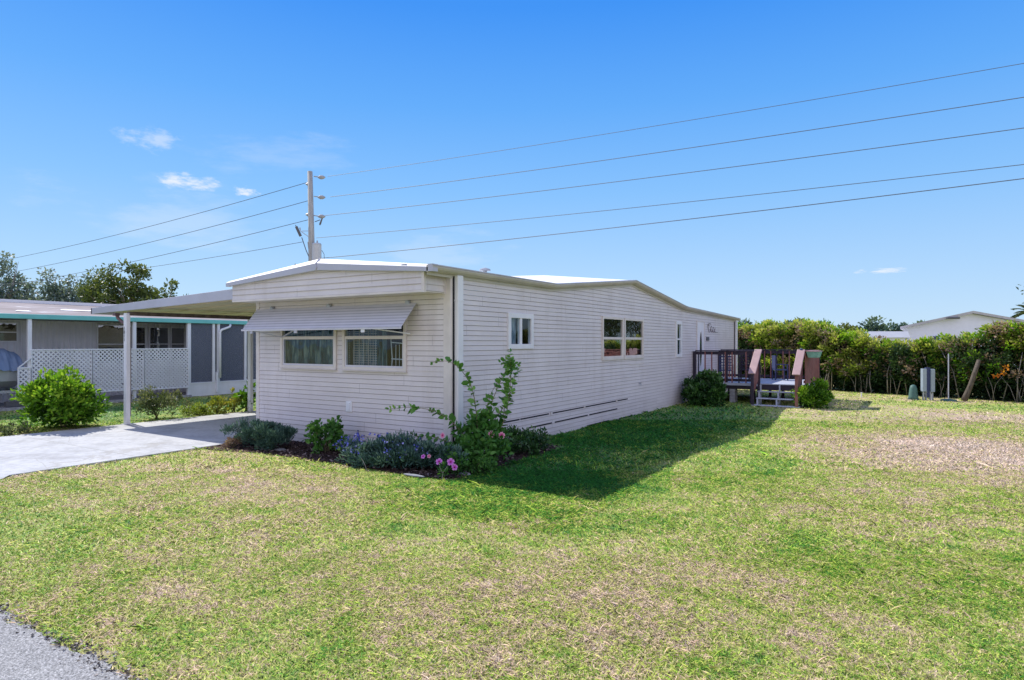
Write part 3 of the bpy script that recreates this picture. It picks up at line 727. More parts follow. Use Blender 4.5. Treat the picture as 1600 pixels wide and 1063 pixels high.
# corner trims and downspouts
mb = MB(); mb.box(-.16, .016, -.022, .03, 0, 3.62); mb.box(-.012, .02, 0, .07, 0, 3.58); mb.build('corner_post', M['trim'], home, bevel=.004)
mb = MB(); mb.box(LX - .016, LX + .10, -.022, .05, 0, 3.66); mb.build('corner_post', M['trim'], home, bevel=.004)
mb = MB(); mb.box(.012, .03, .035, .09, 0, 3.58); mb.build('shadow_gap', M['black'], home)
def downspout(y0, y1, ztop):
    mb = MB(); mb.box(.02, .115, y0, y1, .02, ztop); o = mb.build('downspout', M['white'], home, bevel=.012)
    for zz in (.5, 1.9, 3.1):
        MB().box(.018, .121, y0 - .008, y1 + .008, zz, zz + .03).build('strap', M['white'], o)
downspout(.085, .265, 3.60); downspout(22.05, 22.25, 3.36)
MB().box(.012, .03, 21.96, 22.04, 0, 3.3).build('shadow_gap', M['black'], home)
MB().box(-.05, .018, 22.27, 22.42, 0, 3.36).build('corner_post', M['trim'], home)

# windows
def window(axis, op, kind, frame_w, mat, curtain, pane_mat='glass'):
    a0, a1, z0, z1 = op
    def B(mb, u0, u1, d0, d1, v0, v1):
        if axis == 'x': mb.box(u0, u1, -d0, -d1, v0, v1)
        else: mb.box(d0, d1, u0, u1, v0, v1)
        return mb
    fw = frame_w; mb = MB()
    B(mb, a0 - .02, a0 + fw, -.05, .045, z0 - .02, z1 + .02); B(mb, a1 - fw, a1 + .02, -.05, .045, z0 - .02, z1 + .02)
    B(mb, a0 + fw, a1 - fw, -.05, .043, z0 - .02, z0 + fw); B(mb, a0 + fw, a1 - fw, -.05, .043, z1 - fw, z1 + .02)
    if kind == 'hung':
        zm = z0 + (z1 - z0) * .58 if axis == 'x' else z0 + (z1 - z0) * .5
        if axis == 'x': zm = 2.40
        B(mb, a0 + fw, a1 - fw, -.04, .034, zm - .035, zm + .035)
    elif kind == 'slider':
        am = (a0 + a1) / 2; B(mb, am - .045, am + .045, -.04, .034, z0 + fw, z1 - fw)
    elif kind == 'split':
        zm = z0 + (z1 - z0) * .5; B(mb, a0 + fw, a1 - fw, -.04, .034, zm - .03, zm + .03)
    fr = mb.build('window', mat, home, bevel=.005)
    if kind == 'hung':      # inner sash of the lower light, with its sill
        ms = MB(); i0, i1 = a0 + fw, a1 - fw; t = .035
        B(ms, i0, i0 + t, -.03, .026, z0 + fw, zm - .035); B(ms, i1 - t, i1, -.03, .026, z0 + fw, zm - .035)
        B(ms, i0 + t, i1 - t, -.03, .024, z0 + fw, z0 + fw + t)
        ms.build('sash', M['awning'] if axis == 'x' else mat, fr)
        if axis == 'x': B(MB(), a0 - .03, a1 + .03, .0, .075, z0 - .035, z0 - .021).build('sill', mat, fr)
    pq = MB(); pq.poly([((u, -.006, v) if axis == 'x' else (.006, u, v)) for u, v in ((a0 + fw, z0 + fw), (a1 - fw, z0 + fw), (a1 - fw, z1 - fw), (a0 + fw, z1 - fw))]); pq.build('pane', M[pane_mat], fr)
    # room behind the glass
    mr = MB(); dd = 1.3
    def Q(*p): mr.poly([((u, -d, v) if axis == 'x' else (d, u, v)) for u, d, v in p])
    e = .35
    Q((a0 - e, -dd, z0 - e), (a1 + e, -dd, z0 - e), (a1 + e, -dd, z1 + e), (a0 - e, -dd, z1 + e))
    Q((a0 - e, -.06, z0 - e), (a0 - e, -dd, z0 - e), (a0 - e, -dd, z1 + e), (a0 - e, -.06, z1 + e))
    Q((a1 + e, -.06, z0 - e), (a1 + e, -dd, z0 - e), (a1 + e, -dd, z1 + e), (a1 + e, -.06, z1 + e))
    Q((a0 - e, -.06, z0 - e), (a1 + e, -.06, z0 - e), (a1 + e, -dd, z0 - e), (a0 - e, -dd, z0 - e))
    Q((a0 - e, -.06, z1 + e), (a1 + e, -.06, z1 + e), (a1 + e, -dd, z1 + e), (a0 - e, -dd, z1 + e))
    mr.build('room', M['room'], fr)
    for (c0, c1, cm) in curtain:
        mc = MB(); k = int((c1 - c0) / .018) + 2; ph = random.uniform(0, 6)
        pr = []
        for i in range(k + 1):
            u = c0 + (c1 - c0) * i / k
            pr.append((u, -.12 + .028 * math.sin(u * 48 + ph) + .012 * math.sin(u * 113 + ph)))
        for p, q in zip(pr, pr[1:]):
            mc.poly([((u, -d, v) if axis == 'x' else (d, u, v)) for u, d, v in ((p[0], p[1], z0), (q[0], q[1], z0), (q[0], q[1], z1), (p[0], p[1], z1))])
        mc.build('curtain', M[cm], fr, smooth=True)
    return fr
window('x', FW[0], 'hung', .055, M['trim'], [(-5.0, -3.16, 'curtain')])
fw2 = window('x', FW[1], 'hung', .055, M['trim'], [(-2.93, -2.05, 'sheer'), (-2.05, -1.78, 'curtain'), (-1.30, -1.10, 'curtain')])
# folding chair and bars seen inside the right window
mb = MB(); y_ = .22
mb.tube([(-1.76, y_, 2.36), (-1.72, y_, 1.95), (-1.74, y_, 1.80)], .012, 6); mb.tube([(-1.33, y_, 2.36), (-1.27, y_, 2.1), (-1.24, y_, 1.8)], .012, 6)
mb.tube([(-1.76, y_, 2.30), (-1.33, y_, 2.27)], .012, 6); mb.tube([(-1.74, y_, 1.95), (-1.25, y_, 1.94)], .012, 6)
for q in (-1.62, -1.52, -1.42): mb.tube([(q, y_, 2.25), (q, y_, 1.8)], .007, 5)
mb.build('window_guard', M['nwhite'], fw2)
window('y', SW[0], 'slider', .09, M['white'], [(2.05, 2.55, 'palecurtain')])
window('y', SW[1], 'hung', .06, M['trim'], [(6.95, 8.4, 'palecurtain')][:0], 'glassdark')
window('y', SW[2], 'hung', .06, M['trim'], [], 'glassdark')
window('y', SW[3], 'split', .10, M['white'], [(13.4, 13.95, 'palecurtain')])
# door
y0, y1, z0, z1 = DOOR
mb = MB(); mb.box(-.04, .03, y0 - .0, y0 + .07, z0, z1); mb.box(-.04, .03, y1 - .07, y1, z0, z1); mb.box(-.04, .029, y0 + .07, y1 - .07, z1 - .06, z1)
mb.build('door_frame', M['trim'], home, bevel=.004)
mb = MB(); mb.box(-.03, .014, y0 + .07, y1 - .07, z0, z1 - .06); dr = mb.build('door', M['white'], home, bevel=.004)
mb = MB(); ym = (y0 + y1) / 2
mb.poly([(.0185, ym + .17 * math.cos(t) * (1 if abs(math.sin(t)) < .98 else .2), 2.03 + .70 * math.copysign(abs(math.sin(t)) ** 1.0, math.sin(t)) + 0) for t in [2 * PI * i / 40 for i in range(40)]])
mb.build('oval_glass', M['glassdark'], dr)
mb = MB()
R_ = [(ym + .185 * math.cos(t), 2.03 + .73 * math.sin(t)) for t in [2 * PI * i / 40 for i in range(41)]]
mb.tube([(.018, a, b) for a, b in R_], .014, 6, cap=False); mb.build('glass_trim', M['white'], dr)
MB().ellipsoid((.05, y0 + .13, 1.86), (.03, .03, .03), 8, 6).build('knob', M['darkmetal'], dr, smooth=True)
# skirting louvre gaps
for za, segs in ((.545, [(1.4, 2.5), (2.54, 3.85), (4.05, 5.75), (5.85, 7.9), (8.0, 8.8)]), (.31, [(2.9, 4.0), (4.15, 6.0), (6.1, 8.0)])):
    for a, b in segs:
        MB().box(.004, .0155, a, b, za - .003, za + .028).build('skirting_vent', M['black'], home)
for a, b, c in ((5.95, 7.4, .05), (8.1, 9.2, .03), (10.2, 10.5, .04)):
    MB().box(.003, .0165, a, b, -.01, c).build('skirting_gap', M['black'], home)
for y_, z_ in ((3.95, .56), (5.8, .56), (7.95, .56)):
    MB().box(.015, .03, y_ - .03, y_ + .03, z_ - .03, z_ + .035).build('skirting_clip', M['trim'], home)
# outlet cover, hose bib, vents
mb = MB(); mb.box(-2.845, -2.665, -.03, -.005, .80, 1.03); ob = mb.build('outlet_cover', M['white'], home, bevel=.006)
MB().box(-2.80, -2.71, -.042, -.03, .84, .99).build('outlet_flap', M['nwhite'], ob, bevel=.004)
mb = MB(); mb.tube([(.014, 9.75, 1.0), (.07, 9.75, .99), (.08, 9.75, .90)], [.02, .02, .014], 8); mb.box(.06, .08, 9.70, 9.80, 1.0, 1.015); mb.build('hose_tap', M['galv'], home)
mb = MB(); mb.tube([(-.59, 2.0, 3.7), (-.59, 2.0, 3.93)], .045, 10); mb.tube([(-.59, 2.0, 3.90), (-.59, 2.0, 3.94), (-.59, 2.0, 3.97)], [.13, .12, .03], 12); mb.build('vent_cap', M['galv'], home)
mb = MB(); mb.tube([(-.4, 16.4, 3.5), (-.4, 16.4, 3.75)], .03, 8); mb.build('vent_pipe', M['galv'], home)
mb = MB(); mb.box(-.62, -.50, -.72, -.64, 3.74, 3.775); mb.build('roof_bracket', M['galv'], home)
for y_, z_ in ((9.9, 1.72),): MB().box(.012, .02, y_ - .9, y_ + .2, 1.60, 1.625).build('loose_siding_edge', M['trim'], home)
# script decoration and number plate beside the door
mb = MB()
def scr(pts): mb.tube([(.03, 17.5 + a * 1.5, 2.72 + b * .38) for a, b in pts], .012, 6)
scr([(.28, .95), (.10, 1.0), (-.02, .85), (.0, .55), (.05, .2), (.1, .0), (.2, .05), (.3, .5), (.36, .75), (.3, .6), (.3, .2), (.38, .0), (.48, .3), (.56, .62), (.5, .5), (.48, .1), (.56, 0), (.68, .3), (.72, .5), (.66, .3), (.7, .05), (.85, .05), (1.0, .02)])
scr([(.02, .9), (.1, .7), (.2, .75)])
o = mb.build('wall_script', M['script'], None, smooth=True); tag(o, 'curling dark metal script ornament on siding right of the white door', 'wall ornament')
mb = MB(); mb.box(.016, .05, 17.28, 17.62, 2.37, 2.52); o = mb.build('number_plate', M['darkmetal'], None, bevel=.01); tag(o, 'small dark plaque on the siding beside the white door', 'plaque')

# awning
aw = MB(); nseg = 8
for i in range(nseg):
    def row(t): # t 0 top .. 1 bottom
        return (-.05 - .46 * t, 3.08 - .48 * t, -5.84 + .10 * t - .02, -.82 + .02 * t)
    (ya, za, xa0, xa1), (yb, zb, xb0, xb1) = row(i / nseg), row((i + 1) / nseg)
    t_ = .72; ym, zm, xm0, xm1 = [p * (1 - t_) + q * t_ for p, q in zip((ya, za, xa0, xa1), (yb - .014, zb - .014, xb0, xb1))]
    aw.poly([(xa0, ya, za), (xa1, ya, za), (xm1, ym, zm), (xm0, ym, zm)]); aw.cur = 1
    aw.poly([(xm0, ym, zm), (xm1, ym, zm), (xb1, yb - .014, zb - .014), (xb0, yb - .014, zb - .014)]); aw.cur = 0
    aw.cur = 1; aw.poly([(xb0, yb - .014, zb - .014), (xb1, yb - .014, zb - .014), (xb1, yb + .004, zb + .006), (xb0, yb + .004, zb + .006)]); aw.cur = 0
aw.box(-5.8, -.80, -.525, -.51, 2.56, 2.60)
awn = aw.build('awning', [M['awning'], painted('awning_rib_shade', (.42, .42, .47), .5)], home)  # second material darkens bands of each slat, painting in the rib shade
m_ = awn.modifiers.new('thick', 'SOLIDIFY'); m_.thickness = .006
for x in (-5.3, -3.35, -1.05):
    mb = MB(); mb.box(x - .05, x + .05, -.07, -.015, 3.06, 3.14); mb.tube([(x - .07, -.05, 3.10), (x + .07, -.06, 3.12)], .015, 6); mb.tube([(x, -.03, 3.08), (x + .05, -.10, 3.14)], .012, 6)
    mb.build('awning_bracket', M['galv'], awn)
for (a, b) in (((-5.45, -.50, 2.57), (-4.95, -.05, 2.42)), ((-3.9, -.50, 2.585), (-4.9, -.05, 2.43)), ((-1.85, -.50, 2.60), (-.98, -.05, 2.47))):
    mb = MB(); mb.bar(a, b, .022, .022); mb.box(a[0] - .05, a[0] + .05, -.51, -.49, 2.50, 2.59); mb.build('awning_arm', M['nwhite'] if a[0] > -3 else M['fascia'], awn)

# ------------------------------------------------------------------ carport
cp = empty('carport', (-9.2, 5, 0), 'white flat roofed carport on slim posts over the driveway beside the home', 'carport')
def czt(x): return 3.30 + (x + 12.8) * (0.26 / 6.87)
mb = MB(); x0, x1, ya, yb = -12.8, -5.98, -.60, 14.0
mb.hexa([(x0, ya, czt(x0) - .18), (x1, ya, czt(x1) - .25), (x1, ya + .05, czt(x1) - .25), (x0, ya + .05, czt(x0) - .18), (x0, ya, czt(x0)), (x1, ya, czt(x1)), (x1, ya + .05, czt(x1)), (x0, ya + .05, czt(x0))])
mb.hexa([(x0, ya, czt(x0) - .18), (x0 + .06, ya, czt(x0) - .18), (x0 + .06, yb, czt(x0) - .18), (x0, yb, czt(x0) - .18), (x0, ya, czt(x0) - .002), (x0 + .06, ya, czt(x0) - .002), (x0 + .06, yb, czt(x0) - .002), (x0, yb, czt(x0) - .002)])
mb.build('fascia', M['fascia'], cp, bevel=.006)
mb = MB(); n_ = 17
for i in range(n_):
    a = ya + .055 + (yb - ya - .06) * i / n_; b = ya + .055 + (yb - ya - .06) * (i + 1) / n_
    e = .02
    for (u0, u1, dz) in ((a, b - e, 0), (b - e, b, -.035)):
        mb.hexa([(x0 + .065, u0, czt(x0) - .10 + dz), (x1, u0, czt(x1) - .10 + dz), (x1, u1, czt(x1) - .10 + dz), (x0 + .065, u1, czt(x0) - .10 + dz),
                 (x0 + .065, u0, czt(x0) - .02), (x1, u0, czt(x1) - .02), (x1, u1, czt(x1) - .02), (x0 + .065, u1, czt(x0) - .02)])
mb.build('roof_panel', M['soffit'], cp)
MB().box(-10.88, -10.72, -.55, 13.8, 3.04, 3.145).build('beam', M['brownbeam'], cp)
posts = []
for y_ in (-.62, 3.25, 7.2, 11.1):
    mb = MB(); mb.box(-10.89, -10.74, y_ - .015, y_ + .015, .03, 3.10); mb.box(-10.89, -10.865, y_ + .015, y_ + .09, .03, 3.10); mb.box(-10.765, -10.74, y_ + .015, y_ + .09, .03, 3.10)
    p_ = mb.build('post', M['white'], cp, bevel=.003); posts.append(p_)
    MB().box(-10.98, -10.64, y_ - .05, y_ + .2, .03, .045).build('base_plate', M['galv'], p_)
    MB().ellipsoid((-10.9, y_ - .03, 1.15), (.02, .02, .02), 8, 6).build('cleat', M['darkmetal'], p_)
def digit(ch, size, loc, rot, name, mat, parent):
    cu = bpy.data.curves.new('t', 'FONT'); cu.body = ch; cu.size = size; cu.extrude = .003; cu.align_x = 'CENTER'
    ob = bpy.data.objects.new('t', cu); COL.objects.link(ob); bpy.context.view_layer.update()
    me = bpy.data.meshes.new_from_object(ob.evaluated_get(bpy.context.evaluated_depsgraph_get()))
    bpy.data.objects.remove(ob)
    me.transform(Matrix.Translation(Vector(loc) - ORG[parent.name]) @ Matrix.Rotation(rot[1], 4, 'Z') @ Matrix.Rotation(rot[0], 4, 'X'))
    return link_mesh(name, me, mat, parent)
for i, ch in enumerate('1811'):
    digit(ch, .13, (-10.84, -.637, 2.64 - i * .105), (PI / 2, 0), 'house_number', M['letter'], posts[0])
mb = MB(); mb.tube([(-11.55, -.50, 3.10), (-11.5, -.48, 2.98), (-11.35, -.45, 2.88), (-11.12, -.42, 2.80), (-11.02, -.42, 2.70), (-11.02, -.42, .25), (-11.06, -.5, .12)], .045, 8)
mb.build('downpipe', M['brownpipe'], cp, smooth=True)
MB().box(-11.62, -11.48, -.57, -.44, 3.05, 3.12).build('outlet', M['brownpipe'], cp)

# ------------------------------------------------------------------ deck
dk = empty('wooden_deck', (2.1, 17.3, 0), 'raised grey floored deck with dark brown railings and front steps by the side door', 'deck')
FZ = .76
mb = MB()
for i in range(27):
    a = 15.42 + i * .142; mb.box(.03, 4.1, a, a + .134, FZ - .03, FZ)
mb.build('floor', M['deckgrey'], dk)
mb = MB(); mb.box(.03, 2.45, 15.385, 15.415, FZ - .10, FZ - .005); mb.box(3.95, 4.13, 15.385, 15.415, FZ - .10, FZ - .005); mb.box(4.105, 4.135, 15.42, 19.25, FZ - .2, FZ - .005); mb.build('rim_board', M['deckgrey'], dk)
mb = MB(); mb.box(.05, 4.05, 15.45, 15.5, FZ - .24, FZ - .035); mb.box(.05, 4.05, 19.2, 19.25, FZ - .24, FZ - .035)
for x in (.6, 1.4, 2.2, 3.0, 3.8): mb.box(x, x + .045, 15.5, 19.2, FZ - .2, FZ - .035)
mb.build('joist', M['deckbrown'], dk)
for x, y in ((2.2, 15.6), (.5, 19.1), (2.2, 19.1), (3.9, 19.1), (4.0, 15.6), (1.9, 17.4), (3.0, 17.4)):
    MB().box(x - .05, x + .05, y - .05, y + .05, 0, FZ - .035).build('support_post', M['deckbrown'], dk)
for i in range(4):
    MB().box(1.42, 1.62, 15.46, 15.86, i * .13 + .0, i * .13 + .125).build('block_pier', M['block'], dk, bevel=.008)
RT = 1.99
def railing(p0, p1, n_b, cols='deckbrown', bw=.04, bd=.04):
    (xa, ya_), (xb, yb_) = p0, p1
    mb = MB(); mb.bar((xa, ya_, RT - .02), (xb, yb_, RT - .02), .14, .04); r_ = mb.build('railing', M[cols], dk, bevel=.004)
    MB().bar((xa, ya_, RT - .11), (xb, yb_, RT - .11), .04, .12).build('upper_rail', M[cols], r_)
    MB().bar((xa, ya_, FZ + .10), (xb, yb_, FZ + .10), .04, .10).build('lower_rail', M[cols], r_)
    for i in range(n_b):
        t = (i + .5) / n_b; x, y = xa + (xb - xa) * t, ya_ + (yb_ - ya_) * t
        if abs(xb - xa) > abs(yb_ - ya_): MB().box(x - bw / 2, x + bw / 2, y - .022 - bd, y - .022, FZ - .02, RT - .06).build('baluster', M['deckred' if i % 3 else cols], r_)
        else: MB().box(x + .022, x + .022 + bd, y - bw / 2, y + bw / 2, FZ - .12, RT - .05).build('baluster', M[cols], r_)
    return r_
railing((.12, 15.45), (2.42, 15.45), 9)
railing((.12, 19.2), (4.05, 19.2), 16)
railing((4.04, 15.5), (4.04, 19.2), 24, 'deckred', .115, .025)
railing((1.25, 15.75), (1.27, 19.2), 0) if False else None
for x, y in ((.08, 15.45), (2.49, 15.45), (3.93, 15.45), (.08, 19.2), (4.05, 19.2), (1.3, 15.46)):
    MB().box(x - .05, x + .05, y - .05, y + .05, 0 if x > 2 else FZ, RT - .04).build('post', M['deckbrown'], dk, bevel=.005)
st = empty('deck_stair_tmp', (0, 0, 0), 'x', 'x'); bpy.data.objects.remove(st)
# stairs
for k, (z_, y_) in enumerate(((.50, 15.12), (.27, 14.82), (.045, 14.45))):
    MB().box(2.50 + .02 * k - (.1 if k == 2 else 0), 3.95 + (.1 if k == 2 else 0), y_ - .02, y_ + .27, z_ - .035, z_).build('tread', M['deckgrey'], dk, bevel=.005)
for x in (2.56, 3.22, 3.86):
    for ya_, yb_, zt_ in ((15.30, 15.375, FZ - .035), (15.02, 15.08, .463), (14.72, 14.78, .233)): MB().box(x, x + .05, ya_, yb_, 0, zt_).build('riser_post', M['deckgrey'], dk)
for x in (2.47, 3.95):
    mb = MB(); mb.box(x - .05, x + .05, 14.42, 14.52, .05, 1.22); mb.build('newel_post', M['deckbrown' if x < 3 else 'deckred'], dk, bevel=.005)
    mb = MB(); mb.bar((x, 14.36, 1.16), (x, 15.48, 2.03), .27, .045); mb.build('handrail', M['capwood'], dk, bevel=.02)
    mb = MB()
    for i in range(7):
        y_ = 14.58 + i * .125; zt = 1.16 + (y_ - 14.36) * .777
        mb.box(x - .015, x + .02, y_, y_ + .10, .42 + (y_ - 14.5) * .55, zt - .03)
    mb.build('stair_side_boards', M['deckred'], dk)
# planter box on the rail, lamp ball
mb = MB(); mb.hexa([(3.98, 15.42, 1.78), (4.42, 15.42, 1.78), (4.42, 15.95, 1.78), (3.98, 15.95, 1.78), (3.93, 15.36, 1.99), (4.50, 15.36, 1.99), (4.50, 16.1, 1.99), (3.93, 16.1, 1.99)])
mb = MB(); mb.hexa([(4.16, 15.6, 1.74), (4.46, 15.6, 1.74), (4.46, 16.4, 1.74), (4.16, 16.4, 1.74), (4.10, 15.52, 1.96), (4.52, 15.52, 1.96), (4.52, 16.5, 1.96), (4.10, 16.5, 1.96)])
o = mb.build('planter_box', M['tealbox'], loc=(4.3, 16, 1.74), bevel=.01); tag(o, 'pale teal planter box hung on the outer deck railing', 'planter')
mb = MB(); mb.box(4.08, 4.54, 15.50, 16.52, 1.962, 1.985); mb.build('rim', M['capwood'], o)
MB().ellipsoid((3.95, 15.47, 2.03), (.06, .06, .055), 10, 7).build('rail_ball', M['navy'], dk, smooth=True)
def chair(loc, rot, label, mat, grid):
    r_ = empty('patio_chair', loc, label, 'chair', 'patio chairs on the deck'); L_ = Vector(loc)
    def T(mb, nm):
        o_ = mb.build(nm, mat, None); o_.parent = r_; ORG[o_.name] = L_; return o_
    T(MB().box(-.26, .26, -.25, .25, .40, .44), 'seat')
    mb = MB(); mb.box(-.27, -.23, .22, .26, .40, 1.0); mb.box(.23, .27, .22, .26, .40, 1.0); mb.box(-.23, .23, .22, .26, .95, 1.0)
    if grid:
        for i in range(4): mb.box(-.23, .23, .23, .25, .5 + i * .11, .53 + i * .11)
        for i in range(5): mb.box(-.19 + i * .09, -.17 + i * .09, .232, .248, .44, .95)
    else: mb.box(-.23, .23, .225, .255, .46, .95)
    T(mb, 'backrest')
    for x in (-.25, .25):
        for y in (-.23, .24): T(MB().box(x - .02, x + .02, y - .02, y + .02, 0, .40), 'leg')
        T(MB().box(x - .025, x + .025, -.25, .22, .62, .65).box(x - .02, x + .02, -.24, -.20, .44, .62), 'armrest')
    r_.rotation_euler = (0, 0, rot); return r_
chair((1.0, 16.6, FZ), PI + .2, 'dark patio chair with open grid back near the side door', M['navy'], True)
chair((1.75, 17.4, FZ), PI - .5, 'dark patio chair with grid back in the middle of the deck', M['deckbrown'], True)
chair((2.75, 18.2, FZ), PI - 1.15, 'navy patio chair with solid back seen through the stair opening', M['navy'], False)

# ------------------------------------------------------------------ bed plants
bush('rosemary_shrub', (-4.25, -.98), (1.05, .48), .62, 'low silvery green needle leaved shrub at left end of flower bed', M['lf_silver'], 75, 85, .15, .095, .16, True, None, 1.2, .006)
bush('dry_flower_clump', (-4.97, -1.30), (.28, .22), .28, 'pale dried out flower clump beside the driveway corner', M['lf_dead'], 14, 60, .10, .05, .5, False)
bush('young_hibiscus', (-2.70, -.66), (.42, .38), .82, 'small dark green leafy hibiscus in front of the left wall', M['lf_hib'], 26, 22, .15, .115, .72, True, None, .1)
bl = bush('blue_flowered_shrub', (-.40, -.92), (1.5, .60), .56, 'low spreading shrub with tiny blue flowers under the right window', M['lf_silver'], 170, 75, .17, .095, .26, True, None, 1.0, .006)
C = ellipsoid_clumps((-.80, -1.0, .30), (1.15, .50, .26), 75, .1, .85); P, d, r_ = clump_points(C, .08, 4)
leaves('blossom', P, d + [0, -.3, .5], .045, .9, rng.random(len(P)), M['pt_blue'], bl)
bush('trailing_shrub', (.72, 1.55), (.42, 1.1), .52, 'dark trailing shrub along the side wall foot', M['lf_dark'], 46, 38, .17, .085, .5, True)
def stemplant():
    root = empty('tall_hibiscus', (.72, .02, 0), 'tall leggy hibiscus with arching stems and pink blooms at house corner', 'shrub')
    S = [[(.74, .0, 0), (.73, 0, .32), (.80, .17, 1.03), (.90, .35, 1.51), (1.05, .45, 1.87), (1.13, .37, 2.12)],
         [(.72, .05, 0), (.70, .1, .31), (.67, .2, .9), (.74, .36, 1.38), (.95, .5, 1.75)],
         [(.70, .0, 0), (.69, -.03, .32), (.71, -.13, .93), (.70, -.25, 1.42), (.60, -.43, 1.77), (.39, -.57, 1.95), (.15, -.72, 1.93)],
         [(.70, -.1, 0), (.66, -.16, .34), (.44, -.42, .77), (.24, -.67, 1.01), (-.11, -.89, 1.11), (-.54, -1.16, 1.08)],
         [(.70, -.2, 0), (.67, -.27, .3), (.32, -.49, .47), (.03, -.68, .57), (-.17, -.81, .57), (-.24, -.85, .62)],
         [(.85, .1, 0), (.90, .23, .31), (.95, .38, .78), (1.0, .41, 1.26), (1.02, .43, 1.55)],
         [(.65, 0, 0), (.60, -.08, .32), (.85, .2, .79), (1.05, .45, 1.26), (1.15, .51, 1.68)],
         [(.80, .1, 0), (.95, .2, .5), (1.05, .35, .95), (1.10, .42, 1.45), (1.12, .40, 1.95)]]
    mb = MB(); LP, LD, LL = [], [], []
    for si, s in enumerate(S):
        s = [Vector(p) for p in s]; fine = []
        for i in range(len(s) - 1):
            p0, p1, p2, p3 = s[max(i - 1, 0)], s[i], s[i + 1], s[min(i + 2, len(s) - 1)]
            for k in range(6):
                t = k / 6; fine.append(0.5 * ((2 * p1) + (p2 - p0) * t + (2 * p0 - 5 * p1 + 4 * p2 - p3) * t * t + (3 * p1 - p0 - 3 * p2 + p3) * t ** 3))
        fine.append(s[-1]); m_ = len(fine)
        mb.tube(fine, [.012 * (1 - .75 * i / m_) for i in range(m_)], 6)
        ln = 0; side = 1; nxt = .55 if si < 7 else .4
        for i in range(1, m_):
            seg = (fine[i] - fine[i - 1]); ln += seg.length
            while ln > nxt:
                nxt += random.uniform(.055, .085); d = seg.normalized()
                if random.random() < .12: continue
                for q in (1, -1):
                    sd = Vector((random.uniform(-1, 1), random.uniform(-1, 1), random.uniform(-.3, .5)))
                    sd = (sd - d * sd.dot(d)).normalized() if sd.length > .1 else Vector((1, 0, 0))
                    LP.append(fine[i]); LD.append(sd * q * 1.0 + d * .5 + Vector((0, 0, -.05))); LL.append(random.uniform(.10, .165) * (1 if i < m_ - 5 else .65))
    mb.build('stem', M['stem'], root, smooth=True)
    # leafy body at the foot
    C = ellipsoid_clumps((.85, -.25, .38), (.55, .75, .32), 60, .5, .3)
    C2 = ellipsoid_clumps((.72, .05, .72), (.30, .35, .28), 20, .8, .2)
    C3 = ellipsoid_clumps((1.08, .42, 1.8), (.13, .13, .26), 12, .9, .2)
    P, d, r_ = clump_points(np.concatenate([C, C2]), .15, 22)
    P3, d3, r3 = clump_points(C3, .10, 9)
    P = np.concatenate([P, P3, np.array(LP)]); D = np.concatenate([d + [0, -.1, .25], d3 + [0, 0, .2], np.array(LD)])
    L_ = np.concatenate([rng.uniform(.06, .13, len(d)), rng.uniform(.06, .10, len(d3)), np.array(LL)])
    P[:, 2] = np.maximum(P[:, 2], .02)
    var = np.clip(.2 + .3 * rng.random(len(P)) + .25 * (P[:, 2] > .9) + .25 * (rng.random(len(P)) > .85), 0, 1)
    leaves('foliage', P, D, L_, .68, var, M['lf_hib'], root, hq=True)
    def flower(c, face, r, mat):
        c = Vector(c); f = Vector(face).normalized(); a = f.cross(Vector((0, 0, 1))).normalized(); b = a.cross(f)
        P, D = [], []; mb2 = MB()
        vs = [];
        for k in range(5):
            t = 2 * PI * k / 5 + .3
            for dt in (0,):
                dr = a * math.cos(t) + b * math.sin(t); sd = -a * math.sin(t) + b * math.cos(t)
                pts = [c, c + dr * r * .5 - sd * r * .42 + f * .01, c + dr * r * .95 - sd * r * .35 + f * r * .15, c + dr * r * 1.0 + sd * r * .35 + f * r * .15, c + dr * r * .5 + sd * r * .42 + f * .01]
                vs.append(pts)
        V = np.array([[tuple(p) for p in q] for q in vs]).reshape(-1, 3)
        o_ = np_mesh('flower', V, 5, {'var': np.tile([.1, .5, .9, .9, .5], 5)}, mat, root)
        P = np.array([tuple(c + f * .012)] * 6); ang = np.arange(6) / 6 * 2 * PI
        D = np.array([tuple(a * math.cos(t) + b * math.sin(t) + f * .2) for t in ang])
        leaves('flower_eye', P, D, r * .33, .9, np.full(6, .5), M['pt_red'], o_)
        return o_
    flower((1.20, -.36, .66), (.8, -1, .2), .062, M['pt_pink']); flower((1.36, -.27, .64), (.6, -1, .1), .062, M['pt_pink'])
    flower((.57, -.95, .66), (-.1, -1, .1), .055, M['pt_pink'])
    flower((.77, -1.30, .27), (.4, -1, .6), .06, M['pt_mag']); flower((.98, -1.25, .28), (.6, -1, .4), .065, M['pt_mag'])
    flower((1.06, -1.25, .20), (.9, -.7, .2), .055, M['pt_mag']); flower((.40, -1.28, .32), (.3, -1, .6), .04, M['pt_mag']); flower((.50, -1.24, .33), (.3, -1, .2), .035, M['pt_pink'])
    return root
stemplant()
bush('leafy_groundcover', (.98, -.60), (.42, .85), .40, 'bright green leafy groundcover beneath the tall hibiscus', M['lf_hib'], 30, 40, .13, .07, .6, True)
mb = MB(); mb.tube([(.95, -1.45, 0), (.96, -1.44, .12), (.90, -1.46, .23)], [.008, .007, .004], 5); mb.tube([(.96, -1.44, .12), (1.04, -1.42, .24)], [.006, .003], 5)
o = mb.build('dry_twig', M['palebark'], None); tag(o, 'pale forked dry twig standing at the bed edge', 'twig')
mb = MB(); mb.tube([(-.62, -1.6, 0), (-.70, -1.58, .12), (-.82, -1.55, .22)], [.006, .005, .003], 5); o = mb.build('dry_stalk', M['palebark'], None); tag(o, 'curved tan dry stalk in front of blue flowered shrub', 'twig')
